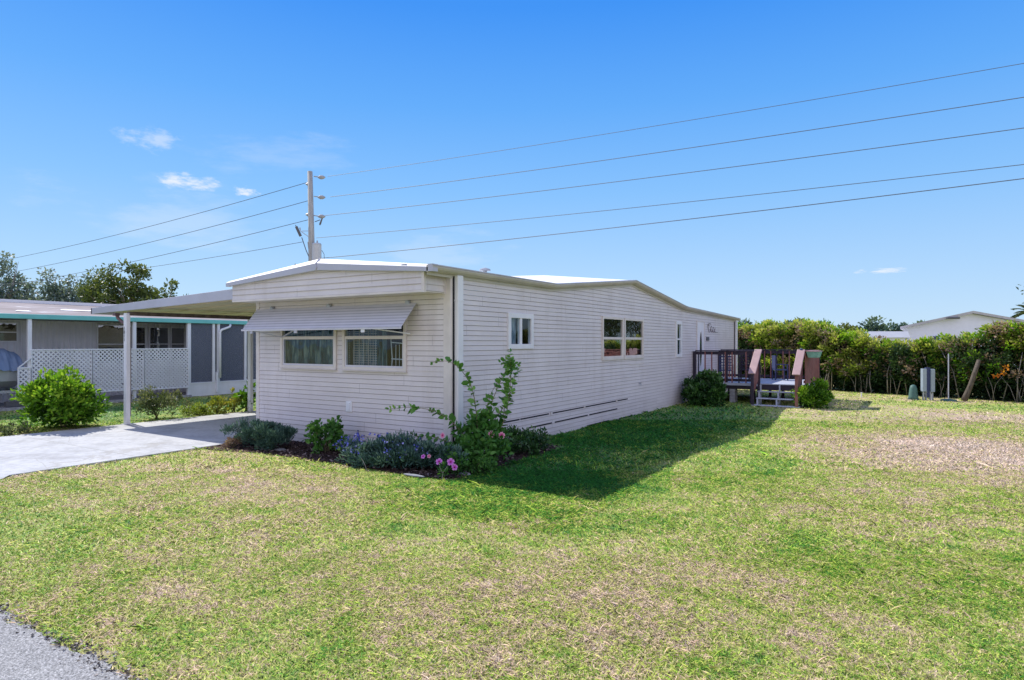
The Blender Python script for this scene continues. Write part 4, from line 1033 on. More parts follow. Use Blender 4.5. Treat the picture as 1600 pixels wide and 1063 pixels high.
# stones and edging
for (x, y, rx, ry, rz, lab) in ((-3.75, -1.02, .16, .10, .035, 'long flat pale stone on mulch left of the young hibiscus'), (-2.05, -.62, .15, .13, .04, 'round flat stepping stone with mossy centre on mulch'),
                                (1.05, -.95, .12, .07, .04, 'small blue grey stone below the magenta blooms'), (.38, -1.50, .24, .05, .022, 'flat concrete edging piece at the grass edge')):
    mb = MB(); mb.ellipsoid((x, y, .03), (rx, ry, rz), 14, 8, .05); o = mb.build('stone', M['stone'], None, smooth=True); tag(o, lab, 'stone')
MB().ellipsoid((-2.05, -.62, .058), (.09, .075, .016), 12, 6).build('moss_patch', M['lf_olive'], [q for q in COL.objects if q.name.startswith('stone')][1])
# peacock ornament
pk = empty('peacock_ornament', (-2.35, -.22, 0), 'small blue metal peacock garden ornament against the front wall', 'garden ornament')
mb = MB(); mb.tube([(-2.50, -.24, .17), (-2.42, -.23, .19), (-2.33, -.22, .18), (-2.27, -.21, .22), (-2.26, -.21, .31), (-2.27, -.21, .37), (-2.28, -.22, .40), (-2.33, -.23, .395)], [.015, .05, .06, .045, .022, .018, .026, .004], 10)
mb.build('body', M['blueglaze'], pk, smooth=True)
mb = MB(); [mb.tube([(-2.28, -.215, .41), (-2.28 + .02 * k, -.215, .46)], [.004, .006], 5) for k in (-1, 0, 1)]; mb.build('crest', M['blueglaze'], pk)
mb = MB(); mb.tube([(-2.42, -.23, .19), (-2.60, -.26, .16), (-2.82, -.30, .12)], [.05, .07, .02], 8); mb.build('tail', M['greenglaze'], pk, smooth=True)
for x in (-2.36, -2.31): MB().tube([(x, -.22, .14), (x, -.22, .0)], .007, 5).build('leg', M['darkmetal'], pk)

# driveway-side shrubs
bush('leafy_shrub', (-11.75, -1.75), (1.05, .95), 1.55, 'large rounded bright green shrub left of the carport post', M['lf_bright'], 95, 60, .30, .17, .42, True)
bush('sprawling_shrub', (-11.75, .75), (.75, .70), .95, 'grey green open twiggy shrub just right of the carport post', M['lf_olive'], 40, 50, .22, .10, .4, False)
bush('low_border_plant', (-11.6, 1.95), (.55, .45), .40, 'low yellow green border plant along the driveway edge', M['lf_lime'], 26, 50, .16, .08, .4, False)
bush('croton_shrub', (-11.45, 2.55), (.32, .32), .72, 'small yellow and tan croton bush beside the driveway', M['lf_yellow'], 16, 28, .15, .11, .5, True)
bush('croton_shrub', (-11.5, 3.15), (.26, .26), .74, 'slim tan leaved croton just behind the yellow one', M['lf_yellow'], 12, 24, .13, .11, .5, True)
bush('broadleaf_plant', (-11.1, 3.35), (.25, .25), .95, 'upright broad leaved plant beside the second carport post', M['lf_bright'], 12, 18, .16, .22, .35, True)
bush('low_border_plant', (-11.5, -3.1), (.4, .5), .30, 'ragged low plant at the left end of the driveway border', M['lf_olive'], 14, 45, .14, .09, .4, False)
# deck shrubs
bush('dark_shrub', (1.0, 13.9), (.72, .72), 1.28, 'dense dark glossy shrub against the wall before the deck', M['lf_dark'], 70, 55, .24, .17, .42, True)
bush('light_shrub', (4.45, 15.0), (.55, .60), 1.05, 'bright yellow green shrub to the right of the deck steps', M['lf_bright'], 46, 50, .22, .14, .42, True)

# ------------------------------------------------------------------ neighbour house
NX = -18.25
nh = empty('neighbour_house', (-21, 6, 0), 'neighbouring white mobile home with teal gutter and screened porch', 'mobile home')
mb = MB(); yA, yB = -8, 20
mb.poly([(NX - .02, yA, 3.27), (NX - .02, yB, 3.27), (-23.2, yB, 3.92), (-23.2, yA, 3.98)]); mb.poly([(-23.2, yA, 3.98), (-23.2, yB, 3.92), (-28, yB, 3.2), (-28, yA, 3.2)])
mb.poly([(NX - .02, yA, 3.12), (NX - .02, yB, 3.12), (-21, yB, 3.12), (-21, yA, 3.12)])
nr = mb.build('roof', M['nroof'], nh)
mb = MB()
for y_, l_, u_ in ((-4.5, 1.6, -19.9), (-.2, .5, -19.4), (1.6, 1.3, -20.4), (3.9, .7, -19.9), (4.9, 1.2, -20.5)): mb.hexa([(u_ + .35, y_, 3.282 - (u_ + .35 - NX) * .131), (u_ + .35, y_ + l_, 3.282 - (u_ + .35 - NX) * .131), (u_, y_ + l_, 3.282 - (u_ - NX) * .131), (u_, y_ + .2, 3.282 - (u_ - NX) * .131), (u_ + .35, y_, 3.292 - (u_ + .35 - NX) * .131), (u_ + .35, y_ + l_, 3.292 - (u_ + .35 - NX) * .131), (u_, y_ + l_, 3.292 - (u_ - NX) * .131), (u_, y_ + .2, 3.292 - (u_ - NX) * .131)])
mb.build('roof_patch', M['roofwhite'], nr)
MB().box(-23.5, -22.6, yA, yB, 3.86, 3.99).build('ridge_cap', M['roofwhite'], nr)
MB().box(NX, NX + .10, yA, yB, 3.10, 3.265).build('gutter', M['teal'], nh, bevel=.015)
# set-back wall with ribbed metal siding
WX = -20.6
mb = MB(); y = yA
while y < 6.9:
    mb.poly([(WX, y, 0), (WX, y + .10, 0), (WX, y + .10, 3.12), (WX, y, 3.12)]); mb.poly([(WX, y + .10, 0), (WX + .035, y + .13, 0), (WX + .035, y + .13, 3.12), (WX, y + .10, 3.12)])
    mb.poly([(WX + .035, y + .13, 0), (WX + .035, y + .17, 0), (WX + .035, y + .17, 3.12), (WX + .035, y + .13, 3.12)]); mb.poly([(WX + .035, y + .17, 0), (WX, y + .20, 0), (WX, y + .20, 3.12), (WX + .035, y + .17, 3.12)])
    y += .20
mb.build('wall', M['ngrey'], nh)
MB().box(WX, NX - .1, 6.85, 6.9, 0, 3.1).build('porch_side_wall', M['ngrey'], nh)
for (a, b, za, zb, mid) in ((-1.8, .43, 2.3, 3.04, 'h'), (3.12, 4.45, 1.5, 3.04, 'b'), (4.55, 5.10, 1.5, 2.98, 'b'), (5.2, 6.1, 1.5, 2.98, 'b'), (6.15, 6.84, 1.5, 2.98, 'b')):
    f = MB(); f.box(WX + .04, WX + .09, a, a + .05, za, zb); f.box(WX + .04, WX + .09, b - .05, b, za, zb); f.box(WX + .04, WX + .088, a + .05, b - .05, za, za + .05); f.box(WX + .04, WX + .088, a + .05, b - .05, zb - .05, zb)
    zz = (za + zb) / 2 if mid == 'h' else 2.22
    f.box(WX + .04, WX + .085, a + .05, b - .05, zz - .02, zz + .02)
    wf = f.build('window', M['nwhite'], nh)
    MB().box(WX + .045, WX + .05, a + .05, b - .05, za + .05, zb - .05).build('pane', M['glassdark'], wf)
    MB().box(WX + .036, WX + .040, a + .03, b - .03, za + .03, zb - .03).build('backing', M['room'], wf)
for y_ in (-5.0, -.08, 3.42, 5.62):
    MB().box(NX - .06, NX + .05, y_ - .06, y_ + .06, .05, 3.10).build('porch_post', M['nwhite'], nh, bevel=.004)
# lattice screen
def lattice(y0, y1, z0, z1, cut=None):
    mb = MB(); st_ = .150; w_ = .048; xx = NX + .06
    def clip(p, q):
        # clip a 45 degree slat to the panel
        (ya, za), (yb, zb) = p, q; t0, t1 = 0.0, 1.0; dy, dz = yb - ya, zb - za
        for pp, qq in ((-dy, ya - y0), (dy, y1 - ya), (-dz, za - z0), (dz, z1 - za)):
            if abs(pp) < 1e-9:
                if qq < 0: return None
            else:
                r = qq / pp
                if pp < 0: t0 = max(t0, r)
                else: t1 = min(t1, r)
        if cut:  # diagonal cut corner at top left
            pass
        return None if t1 - t0 < 1e-3 else ((ya + dy * t0, za + dz * t0), (ya + dy * t1, za + dz * t1))
    H_ = z1 - z0; k = y0 - H_
    while k < y1:
        for (p, q, off) in (((k, z0), (k + H_, z1), 0), ((k, z1), (k + H_, z0), .008)):
            c = clip(p, q)
            if c: mb.bar((xx + off, c[0][0], c[0][1]), (xx + off, c[1][0], c[1][1]), w_, .007, up=(1, 0, 0))
        k += st_
    o_ = mb.build('lattice_panel', M['nwhite'], nh)
    f = MB(); f.box(xx - .01, xx + .03, y0 - .02, y1 + .02, z1 - .02, z1 + .03); f.box(xx - .01, xx + .03, y0 - .02, y1 + .02, z0 - .03, z0 + .02)
    f.box(xx - .009, xx + .029, y0 - .03, y0 + .01, z0 - .02, z1); f.box(xx - .009, xx + .029, y1 - .01, y1 + .03, z0 - .02, z1)
    f.build('lattice_frame', M['nwhite'], o_)
lattice(-.04, 1.86, .50, 2.03); lattice(1.90, 3.74, .47, 2.03); lattice(3.78, 5.58, .44, 2.03)
lattice(-.42, -.08, .50, 1.42)
MB().bar((NX + .075, -.44, 1.42), (NX + .075, -.04, 1.78), .035, .04, up=(1, 0, 0)).build('lattice_brace', M['nwhite'], nh)
# screened porch
MB().box(NX - .05, NX + .02, 5.66, 20, .02, .55).build('knee_wall', M['nwhite'], nh)
MB().box(NX - .06, NX + .04, 5.66, 20, .55, .60).build('knee_cap', M['nwhite'], nh)
for y_ in (5.66, 6.75, 6.98, 8.3, 9.6, 10.9): MB().box(NX - .05, NX + .035, y_ - .055, y_ + .055, .601, 3.10).build('screen_post', M['nwhite'], nh)
for (a, b) in ((5.72, 6.69), (7.04, 8.24), (8.36, 9.54), (9.66, 10.84)): MB().box(NX - .012, NX - .008, a, b, .60, 3.10).build('screen', M['screen'], nh)
MB().box(NX - .015, NX + .12, 6.84, 6.90, .15, 1.0).build('porch_door_frame', M['nwhite'], nh)
mb = MB(); mb.tube([(NX + .10, 7.5, 3.08), (NX + .12, 7.45, 2.98), (NX + .12, 7.05, 2.84), (NX + .10, 7.0, 2.75), (NX + .10, 7.0, .75)], .05, 8); mb.build('downpipe', M['nwhite'], nh, smooth=True)
MB().box(-20.9, NX + .0, 6.0, 20, .0, .05).build('porch_floor', M['block'], nh)
mb = MB(); mb.box(-20.5, -20.45, 6.95, 20, 0, 3.1); mb.build('porch_back_wall', M['fascia'], nh)
mb = MB(); mb.box(-19.8, -19.2, 7.2, 8.0, .06, .85); mb.box(-19.9, -19.75, 7.2, 8.0, .06, 1.3); mb.build('porch_sofa', M['ngrey'], nh, bevel=.05)
g = MB(); g.box(-20.58, NX + .12, -8, 5.7, 0.0, .10); o = g.build('patio_slab', M['block']); o['kind'] = 'structure'
# boat on trailer
bt = empty('covered_boat', (-19.2, -3, .8), 'small pale boat under a wrinkled blue tarp in the neighbour carport', 'boat')
ncs = 26; Vh = []
sec = [(-.95, 0.0), (-.9, .35), (-.62, .0), (0, -.28), (.62, .0), (.9, .35), (.95, 0)]
def hs_(y): return 1.0 if y < -1.4 else max(.05, 1 - ((y + 1.4) / 1.25) ** 2 * .35)
mb = MB(); ysb = [-6.0, -4.5, -3.0, -2.0, -1.4, -1.0, -.6, -.25]
rows = []
for y in ysb:
    k = hs_(y); rows.append([(-19.2 + a * k, y, z) for a, z in ((-.92, 1.38), (-.86, .98), (-.5, .80), (0, .70), (.5, .80), (.86, .98), (.92, 1.38))])
for A, B in zip(rows, rows[1:]):
    for i in range(6): mb.poly([A[i], A[i + 1], B[i + 1], B[i]])
mb.poly(rows[0]); mb.poly(rows[-1][::-1]); mb.build('hull', M['hull'], bt)
mb = MB(); nU = 60; rows = []
for iy, y in enumerate(np.linspace(-6.0, -.12, 60)):
    k = hs_(y) * 1.02; row = []; peak = 2.18 if y < -.8 else 2.18 - (y + .8) * .4
    for i in range(nU + 1):
        t = -1 + 2 * i / nU; prof_ = 1 - abs(t) ** 2.3
        wr = .03 * math.sin(y * 9 + abs(t) * 3) * abs(t) + .018 * math.sin(y * 23 + t * 4)
        row.append((-19.2 + t * .97 * k + wr * .8, y, 1.34 + (peak - 1.34) * prof_ + wr - (.02 * math.sin(y * 14) if abs(t) > .95 else 0)))
    rows.append(row)
for A, B in zip(rows, rows[1:]):
    for i in range(nU): mb.poly([A[i], A[i + 1], B[i + 1], B[i]])
mb.poly(rows[-1]); mb.build('tarp_cover', M['tarp'], bt, smooth=True)
tl = empty('boat_trailer', (-19.2, -3, 0), 'galvanised boat trailer with orange marker under the covered boat', 'trailer')
mb = MB(); mb.box(-18.42, -18.34, -6, -.05, .58, .67); mb.box(-20.06, -19.98, -6, -.05, .58, .67); [mb.box(-19.98, -18.42, y, y + .08, .60, .66) for y in (-5, -3, -1, -.15)]
for y in (-3.5, -1.0):
    for x in (-18.7, -19.7): mb.box(x - .03, x + .03, y, y + .06, .66, .86)
mb.build('frame', M['galv'], tl)
MB().box(-18.335, -18.32, -.42, -.26, .585, .665).build('reflector', M['orange'], tl)
for x in (-18.45, -19.95):
    mb = MB(); mb.tube([(x - .1, -2.9, .33), (x + .1, -2.9, .33)], .32, 24); wh = mb.build('wheel', M['tyre'], tl)
    MB().tube([(x - .11, -2.9, .33), (x + .11, -2.9, .33)], .16, 16).build('rim', M['galv'], wh)
MB().box(-18.4, -18.25, -.75, -.15, .13, .30).build('fender_step', M['darkmetal'], tl)

# ------------------------------------------------------------------ utility pole and lines
PX, PY = -18.65, 12.43
up_ = empty('utility_pole', (PX, PY, 0), 'tall weathered wooden utility pole with transformer behind the home', 'utility pole')
MB().tube([(PX + .03, PY, 0), (PX, PY, 6.5), (PX - .09, PY - .05, 11.02)], [.17, .155, .125], 14).build('shaft', M['pole'], up_, smooth=True)
# axes in the picture plane: R = right as seen from the street
Rv = Vector((cA, sA, 0)); 
def P3(du, z, dd=0.0): return Vector((PX, PY, z)) + Rv * du + Vector((-sA, cA, 0)) * dd
for k, (z_, hasw) in enumerate(((10.72, 1), (9.70, 1), (8.72, 1))):
    mb = MB(); mb.tube([P3(.1, z_ + .05), P3(.45, z_)], .025, 6); mb.tube([P3(.3, z_), P3(.42, z_), P3(.55, z_), P3(.68, z_)], [.03, .10, .10, .03], 10); mb.build('insulator', M['porcelain'], up_)
for k, z_ in enumerate((10.38, 8.82)):
    mb = MB(); mb.tube([P3(-.05, z_), P3(-.2, z_ - .02), P3(-.32, z_)], [.03, .09, .03], 10); mb.build('insulator', M['porcelain'], up_)
mb = MB(); mb.tube([P3(.55, 8.70), P3(.42, 8.35), P3(.40, 8.28)], [.03, .05, .03], 8); mb.tube([P3(.15, 8.45), P3(.42, 8.55)], .02, 6); mb.build('fuse_cutout', M['darkmetal'], up_)
mb = MB(); mb.tube([P3(-.80, 8.20), P3(-.58, 7.72)], [.07, .07], 8); mb.tube([P3(-.84, 8.28), P3(-.80, 8.20)], .02, 6); mb.build('fuse_cutout', M['darkmetal'], up_)
mb = MB(); mb.tube([P3(-.08, 7.62), P3(-.58, 7.98), P3(-.62, 8.15)], [.02, .02, .035], 6); mb.tube([P3(-.08, 7.98), P3(-.50, 7.98)], .015, 6); mb.build('cutout_arm', M['galv'], up_)
MB().tube([P3(-.52, 7.65), P3(-.3, 7.0), P3(-.04, 6.4)], .022, 6).build('riser_conduit', M['darkmetal'], up_)
mb = MB(); mb.tube([P3(.27, 6.28, -.1), P3(.27, 7.26, -.1)], [.24, .24], 18); mb.tube([P3(.27, 7.26, -.1), P3(.27, 7.34, -.1)], [.25, .20], 18); tf = mb.build('transformer', M['xformer'], up_, smooth=False)
MB().tube([P3(.30, 7.3, -.1), P3(.30, 7.48, -.1)], [.05, .03], 8).build('bushing', M['porcelain'], tf)
MB().tube([P3(-.15, 7.1), P3(-.2, 7.42)], [.05, .03], 8).build('bushing', M['porcelain'], tf)
MB().tube([P3(.5, 7.0), P3(.62, 6.8), P3(.64, 6.3), P3(.5, 5.9)], .014, 6).build('drop_cable', M['wire'], tf)
mb = MB(); mb.tube([P3(-.1, 5.95), P3(-.35, 6.12), P3(-.62, 6.16)], .025, 6); la = mb.build('lamp_arm', M['galv'], up_)
mb = MB(); mb.box(-.22, .22, -.08, .08, -.05, .05); mb = MB(); mb.tube([P3(-.60, 6.16), P3(-.80, 6.14), P3(-1.05, 6.11)], [.05, .09, .04], 10); mb.build('lamp_head', M['utilgrey'], la, smooth=True)
MB().tube([P3(-.85, 6.2), P3(-.85, 6.3)], .035, 8).build('photocell', M['darkmetal'], la)
MB().tube([P3(-.16, 10.6), P3(-.18, 8.0), P3(-.16, 5)], .01, 5).build('ground_wire', M['wire'], up_)

def world(px, d, py):
    a = (px - 800) / 1010 * d; A, B = a + 1.187, d - 12.49
    return Vector((A * cA - B * sA, A * sA + B * cA, 2.3 - (py - 535) * d / 1010))
def line(name, a, b, sag, r, label, grp):
    pts = []
    for i in range(41):
        t = i / 40; p = a.lerp(b, t); p.z -= sag * 4 * t * (1 - t); pts.append(p)
    o_ = MB().tube(pts, r * .78, 5, False).build(name, M['wire'], None); tag(o_, label, 'power line', grp)
G1, G2 = 'power lines running right from the pole', 'power lines running left from the pole'
# right span: comes towards the street, far end beyond the frame (extrapolated along the same line)
for (pa, qa, qb, r, lab) in (((512, 276), (1600, 88), None, .014, 'topmost overhead line rising right of the pole'),
                             ((516, 308), (1600, 141), None, .018, 'second highest overhead line right of the pole'),
                             ((508, 337), (1600, 189), None, .018, 'third overhead line down right of the pole'),
                             ((494, 372), (1600, 246), None, .016, 'fourth overhead line right of the pole, just above the lowest'),
                             ((490, 405), (1600, 268), None, .020, 'lowest overhead line rising right from behind the roof')):
    a = world(pa[0], 33, pa[1]); c = world(qa[0], 20, qa[1]); b = a + (c - a) * 1.5
    line('power_line', a, b + Vector((0, 0, .0)), .25, r, lab, G1)
for (pa, qa, r, lab) in (((481, 285), (0, 400.5), .020, 'topmost overhead line descending left of the pole'), ((481, 314), (0, 421.5), .020, 'second highest overhead line left of the pole'),
                         ((484, 343), (0, 441), .020, 'third overhead line down left of the pole'), ((474, 378), (0, 437.5), .017, 'lowest overhead line left of the pole')):
    a = world(pa[0], 33, pa[1]); c = world(qa[0], 56, qa[1]); b = a + (c - a) * 1.4
    line('power_line', a, b, .5, r, lab, G2)

# ------------------------------------------------------------------ hedge and right background
def hedge():
    root = empty('overgrown_hedge', (7, 24, 0), 'long overgrown vine covered hedge along the back of the lawn', 'hedge')
    A0, B0 = np.array([-5.2, 27.7]), np.array([16.5, 18.8])
    ux = (B0 - A0) / np.linalg.norm(B0 - A0); nx = np.array([-ux[1], ux[0]])  # nx points away from the lawn
    Ltot = np.linalg.norm(B0 - A0)
    def top(s):
        z = np.interp(s, [0, 8.5, 9.6, 10.6, 11.3, 14.4, 15.2, 16.0, 17.2, 18.2, 24], [3.0, 3.0, 2.85, 2.45, 2.12, 2.05, 2.4, 2.75, 2.85, 2.45, 2.5])
        return z + .13 * np.sin(s * 2.3 + 1) + .08 * np.sin(s * 5.1)
    def strip(n, kind):
        s = rng.uniform(0, Ltot, n); T = top(s)
        if kind == 'face':
            z = rng.uniform(.25, 1, n) ** .8 * T; dep = rng.uniform(0, .55, n) + .25 * np.sin(s * 2.1 + z * 1.7)
        elif kind == 'top':
            z = T + rng.normal(0, .12, n); dep = rng.uniform(.1, 2.0, n)
        elif kind == 'core':
            z = rng.uniform(.1, 1, n) * (T - .25); dep = rng.uniform(.9, 1.5, n)
        elif kind == 'low':
            z = rng.uniform(.02, 1.5, n); dep = rng.uniform(.3, 1.2, n)
        base = A0[None, :] + ux[None, :] * s[:, None] + nx[None, :] * dep[:, None]
        return np.column_stack([base, z]), s
    def put(nm, centers, cr, ne, leaf, asp, mat, vb, upv=.25):
        P, d, rad = clump_points(centers, cr, ne)
        D = d + np.array([-nx[0] * .8, -nx[1] * .8, upv]) + rng.normal(0, .3, d.shape)
        cv = np.repeat(rng.random(len(centers)) - .5, ne)
        var = np.clip(vb + .35 * d[:, 2] * rad + cv * .5 + rng.normal(0, .13, len(P)), 0, 1)
        P[:, 2] = np.maximum(P[:, 2], .02)
        return leaves(nm, P, D, leaf * rng.uniform(.6, 1.25, len(P)), asp, var, mat, root)
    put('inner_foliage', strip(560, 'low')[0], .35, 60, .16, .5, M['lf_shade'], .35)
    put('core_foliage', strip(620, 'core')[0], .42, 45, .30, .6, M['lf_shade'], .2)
    c, s = strip(620, 'face')
    z = c[:, 2]; pick = (np.sin(s * 1.7 + z * 1.3) + np.sin(s * .63 + 2) + rng.normal(0, .7, len(s)) + (z - 1.6) * .8)
    pa = pick > .45; pb = (pick <= .45) & (pick > -.5)
    put('vine_foliage', c[pa], .28, 55, .17, .55, M['lf_lime'], .45)
    put('mid_foliage', c[pb], .28, 55, .16, .5, M['lf_bright'], .35)
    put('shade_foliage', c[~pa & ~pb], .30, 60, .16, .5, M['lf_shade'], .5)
    c, s = strip(330, 'top'); q = np.sin(s * 1.1) + rng.normal(0, .8, len(s))
    put('top_vine', c[q > 0], .26, 60, .16, .5, M['lf_lime'], .5, .6); put('top_foliage', c[q <= 0], .26, 60, .15, .5, M['lf_bright'], .5, .6)
    c, s = strip(330, 'face'); put('dry_foliage', c[c[:, 2] > .8], .25, 40, .14, .5, M['lf_dead'], .5)
    c, s = strip(110, 'top'); c[:, 2] += .0; put('dry_top', c, .2, 30, .12, .5, M['lf_dead'], .6)
    c = np.array([[10.35, 20.95, 1.35], [10.25, 21.0, 1.12], [10.05, 21.1, .98]]); put('orange_leaves', c, .09, 12, .13, .6, M['pt_orange'], .5)
    # bare stems and trunks showing low in the hedge
    mb = MB(); r_ = random.Random(5)
    for i in range(110):
        s = r_.uniform(0, Ltot); d0 = r_.uniform(.0, .5); b = A0 + ux * s + nx * d0
        x, y = b; h = r_.uniform(.9, 2.2); l1, l2 = r_.uniform(-.5, .5), r_.uniform(-.3, .3); t = r_.uniform(.01, .035)
        mb.tube([(x, y, 0), (x + ux[0] * l1 * .4, y + ux[1] * l1 * .4, h * .5), (x + ux[0] * (l1 + l2), y + ux[1] * (l1 + l2), h)], [t, t * .8, t * .5], 5)
    mb.build('stem', M['palebark'], root, smooth=True)
    # whippy shoots above the top
    LP, LD = [], []; mb = MB()
    for i in range(150):
        s = r_.uniform(0, Ltot); b = A0 + ux * s + nx * r_.uniform(.2, 1.5); z0 = float(top(np.array([s]))[0]); h = r_.uniform(.1, .42); l = r_.uniform(-.2, .2)
        a = Vector((b[0], b[1], z0 - .2)); e = Vector((b[0] + l, b[1], z0 + h)); mb.tube([a, a.lerp(e, .5) + Vector((0, 0, .04)), e], [.012, .008, .004], 4)
        for q in range(9): LP.append(tuple(a.lerp(e, .3 + .7 * q / 9))); LD.append((r_.uniform(-1, 1), r_.uniform(-1, 1), r_.uniform(-.2, .8)))
    mb.build('shoot', M['stem'], root); leaves('shoot_leaves', np.array(LP), np.array(LD), .13, .45, rng.random(len(LP)), M['lf_lime'], root)
    return root
hedge()
mb = MB(); mb.tube([(9.02, 21.0, 0), (9.1, 20.98, .25), (9.22, 20.98, .6), (9.36, 21.0, 1.1), (9.5, 21.2, 1.6)], [.12, .105, .09, .085, .07], 10)
o = mb.build('leaning_trunk', M['bark'], None, smooth=True); tag(o, 'bare pale leaning tree trunk in front of the hedge', 'tree trunk')
# tall reddish seed head plant behind deck
c0 = (-.9, 26.6)
bush('pampas_shrub', c0, (.3, .3), 3.9, 'tall thin brownish plume rising above the hedge behind the deck', M['lf_dead'], 14, 60, .25, .14, .4, False)
# meter pedestal
pd = empty('utility_pedestal', (7.85, 20.6, 0), 'pair of grey electrical boxes on short posts before the hedge', 'electrical box')
def PB(u0, u1, v0, v1, z0_, z1_):
    m_ = MB(); o_ = Vector((7.85, 20.6, 0)); f = Vector((-sA, cA, 0))
    pts = [o_ + Rv * u + f * v + Vector((0, 0, z)) for z in (z0_, z1_) for (u, v) in ((u0, v0), (u1, v0), (u1, v1), (u0, v1))]
    m_.hexa(pts); return m_
PB(-.26, -.11, -.06, .10, .35, 1.25).build('meter_box', M['utilgrey'], pd, bevel=.01); PB(.06, .22, -.06, .10, .33, 1.24).build('meter_box', M['utilgrey'], pd, bevel=.01)
PB(-.11, .06, 0, .08, .1, 1.30).build('back_panel', M['navy'], pd)
for u in (-.20, -.09, .07, .16): PB(u - .025, u + .025, 0, .05, 0, .36).build('leg', M['galv'], pd)
mb = MB(); c_ = world(1427, 25.9, 620); mb.tube([(c_.x, c_.y, 0), (c_.x, c_.y, .12), (c_.x, c_.y, .45), (c_.x, c_.y, .56), (c_.x, c_.y, .6)], [.19, .17, .13, .10, .03], 12)
o = mb.build('cable_pedestal', M['utilgreen'], loc=(c_.x, c_.y, 0), smooth=True); tag(o, 'short green cone shaped cable pedestal left of the grey boxes', 'cable box')
MB().tube([(c_.x, c_.y, 0.0), (c_.x, c_.y, .03)], .21, 12).build('base_ring', M['utilgreen'], o)
c_ = world(1482, 25.4, 620); mb = MB(); mb.tube([(c_.x, c_.y, 0), (c_.x, c_.y, 1.85)], .020, 8); o = mb.build('pipe_post', M['fascia'], loc=(c_.x, c_.y, 0)); tag(o, 'slim pale pipe post standing before the hedge', 'post')
MB().tube([(c_.x, c_.y, 0.0), (c_.x, c_.y, .05), (c_.x, c_.y, .08)], [.30, .26, .05], 14).build('foot_disc', M['utilgreen'], o)
mb = MB(); c_ = world(1346, 27, 617); mb.tube([(c_.x, c_.y, 0), (c_.x, c_.y, .18)], .025, 8); mb.tube([(c_.x, c_.y, .18), (c_.x, c_.y, .21)], .035, 8); o = mb.build('sprinkler_riser', M['white'], None); tag(o, 'tiny white sprinkler riser at the lawn edge', 'sprinkler')

# far white houses
fh = empty('gabled_house', (10.6, 54, 0), 'pale white house with wide low gable beyond the hedge', 'house')
a, b, c = world(1412, 48, 512), world(1515, 48, 490), world(1640, 48, 511.5)
dn = (Vector((a.x, a.y, 0)) - Vector((7.722, -9.888, 0))).normalized() * 14 + Rv * .6
mb = MB(); mb.poly([(a.x, a.y, 0), (c.x, c.y, 0), c, b, a]); mb.poly([(a.x, a.y, 0), a, a + dn, (a.x + dn.x, a.y + dn.y, 0)]); mb.build('wall', M['farwhite'], fh)
mb = MB(); ov = Vector((sA, -cA, 0)) * .4; th = Vector((0, 0, .18)); ex = Rv * .5
for p, q in ((a - ex - Vector((0, 0, .12)), b), (b, c + ex - Vector((0, 0, .12)))):
    mb.hexa([p + ov, q + ov, q + dn, p + dn, p + ov + th, q + ov + th, q + dn + th, p + dn + th])
rf = mb.build('roof', M['fargrey'], fh)
p = world(1480, 47.5, 497); MB().tube([p, p + Rv * .9], .08, 8).build('roof_vent', M['darkmetal'], rf)
wv = world(1462, 47.97, 531); 
def facing_box(p, w_, h_, d_, name, mat, parent):
    f = Vector((-sA, cA, 0)); pts = [p + Rv * u + f * v + Vector((0, 0, z)) for z in (-h_ / 2, h_ / 2) for (u, v) in ((-w_ / 2, -d_), (w_ / 2, -d_), (w_ / 2, 0), (-w_ / 2, 0))]
    m_ = MB(); m_.hexa(pts); return m_.build(name, mat, parent)
wf = facing_box(wv, .55, .62, .05, 'window', M['farwhite'], fh); facing_box(wv + Vector((sA, -cA, 0)) * .055, .42, .5, .02, 'pane', M['navy'], wf)
lh = empty('flat_roofed_house', (4.5, 47, 0), 'low building with white flat roof beyond the hedge', 'house')
a, b = world(1318, 46, 518), world(1414, 46, 518); dn = (Vector((b.x, b.y, 0)) - Vector((7.722, -9.888, 0))).normalized() * 9
mb = MB(); mb.hexa([(a.x, a.y, 0), (b.x, b.y, 0), (b.x + dn.x, b.y + dn.y, 0), (a.x + dn.x, a.y + dn.y, 0), (a.x, a.y, a.z - .45), (b.x, b.y, a.z - .45), (b.x + dn.x, b.y + dn.y, a.z - .45), (a.x + dn.x, a.y + dn.y, a.z - .45)]); mb.build('wall', M['farwhite'], lh)
o1 = Vector((sA, -cA, 0)) * .3; ex = Rv * .2
mb = MB(); lo = Vector((0, 0, -.44)); mb.hexa([a - ex + o1 + lo, b + ex + o1 + lo, b + ex + dn + lo, a - ex + dn + lo, a - ex + o1 * 0 , b + ex, b + ex + dn, a - ex + dn]); mb.build('roof', M['roofwhite'], lh)

# distant trees
def far_tree(px, d, pytop, wpx, label, mat='lf_far', nm='distant_tree', n_cl=22, n_lf=60, low=.6):
    p = world(px, d, 535); h = 2.3 + (535 - pytop) * d / 1010; cr = wpx / 2 * d / 1010
    return tree(nm, (p.x, p.y), h, cr, label, M[mat], 'distant trees beyond the hedge', n_cl, n_lf, cr * .38, d * .0055, .35, .2, low, .42)
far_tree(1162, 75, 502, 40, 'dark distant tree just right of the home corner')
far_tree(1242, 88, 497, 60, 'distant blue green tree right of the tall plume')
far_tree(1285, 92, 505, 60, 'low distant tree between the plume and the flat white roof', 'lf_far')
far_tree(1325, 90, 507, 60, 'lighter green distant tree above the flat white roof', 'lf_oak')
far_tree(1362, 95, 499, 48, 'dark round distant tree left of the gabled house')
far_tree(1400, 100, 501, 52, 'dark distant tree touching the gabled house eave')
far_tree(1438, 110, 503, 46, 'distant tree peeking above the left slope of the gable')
far_tree(1205, 95, 503, 50, 'distant tree behind the tall brown plume')
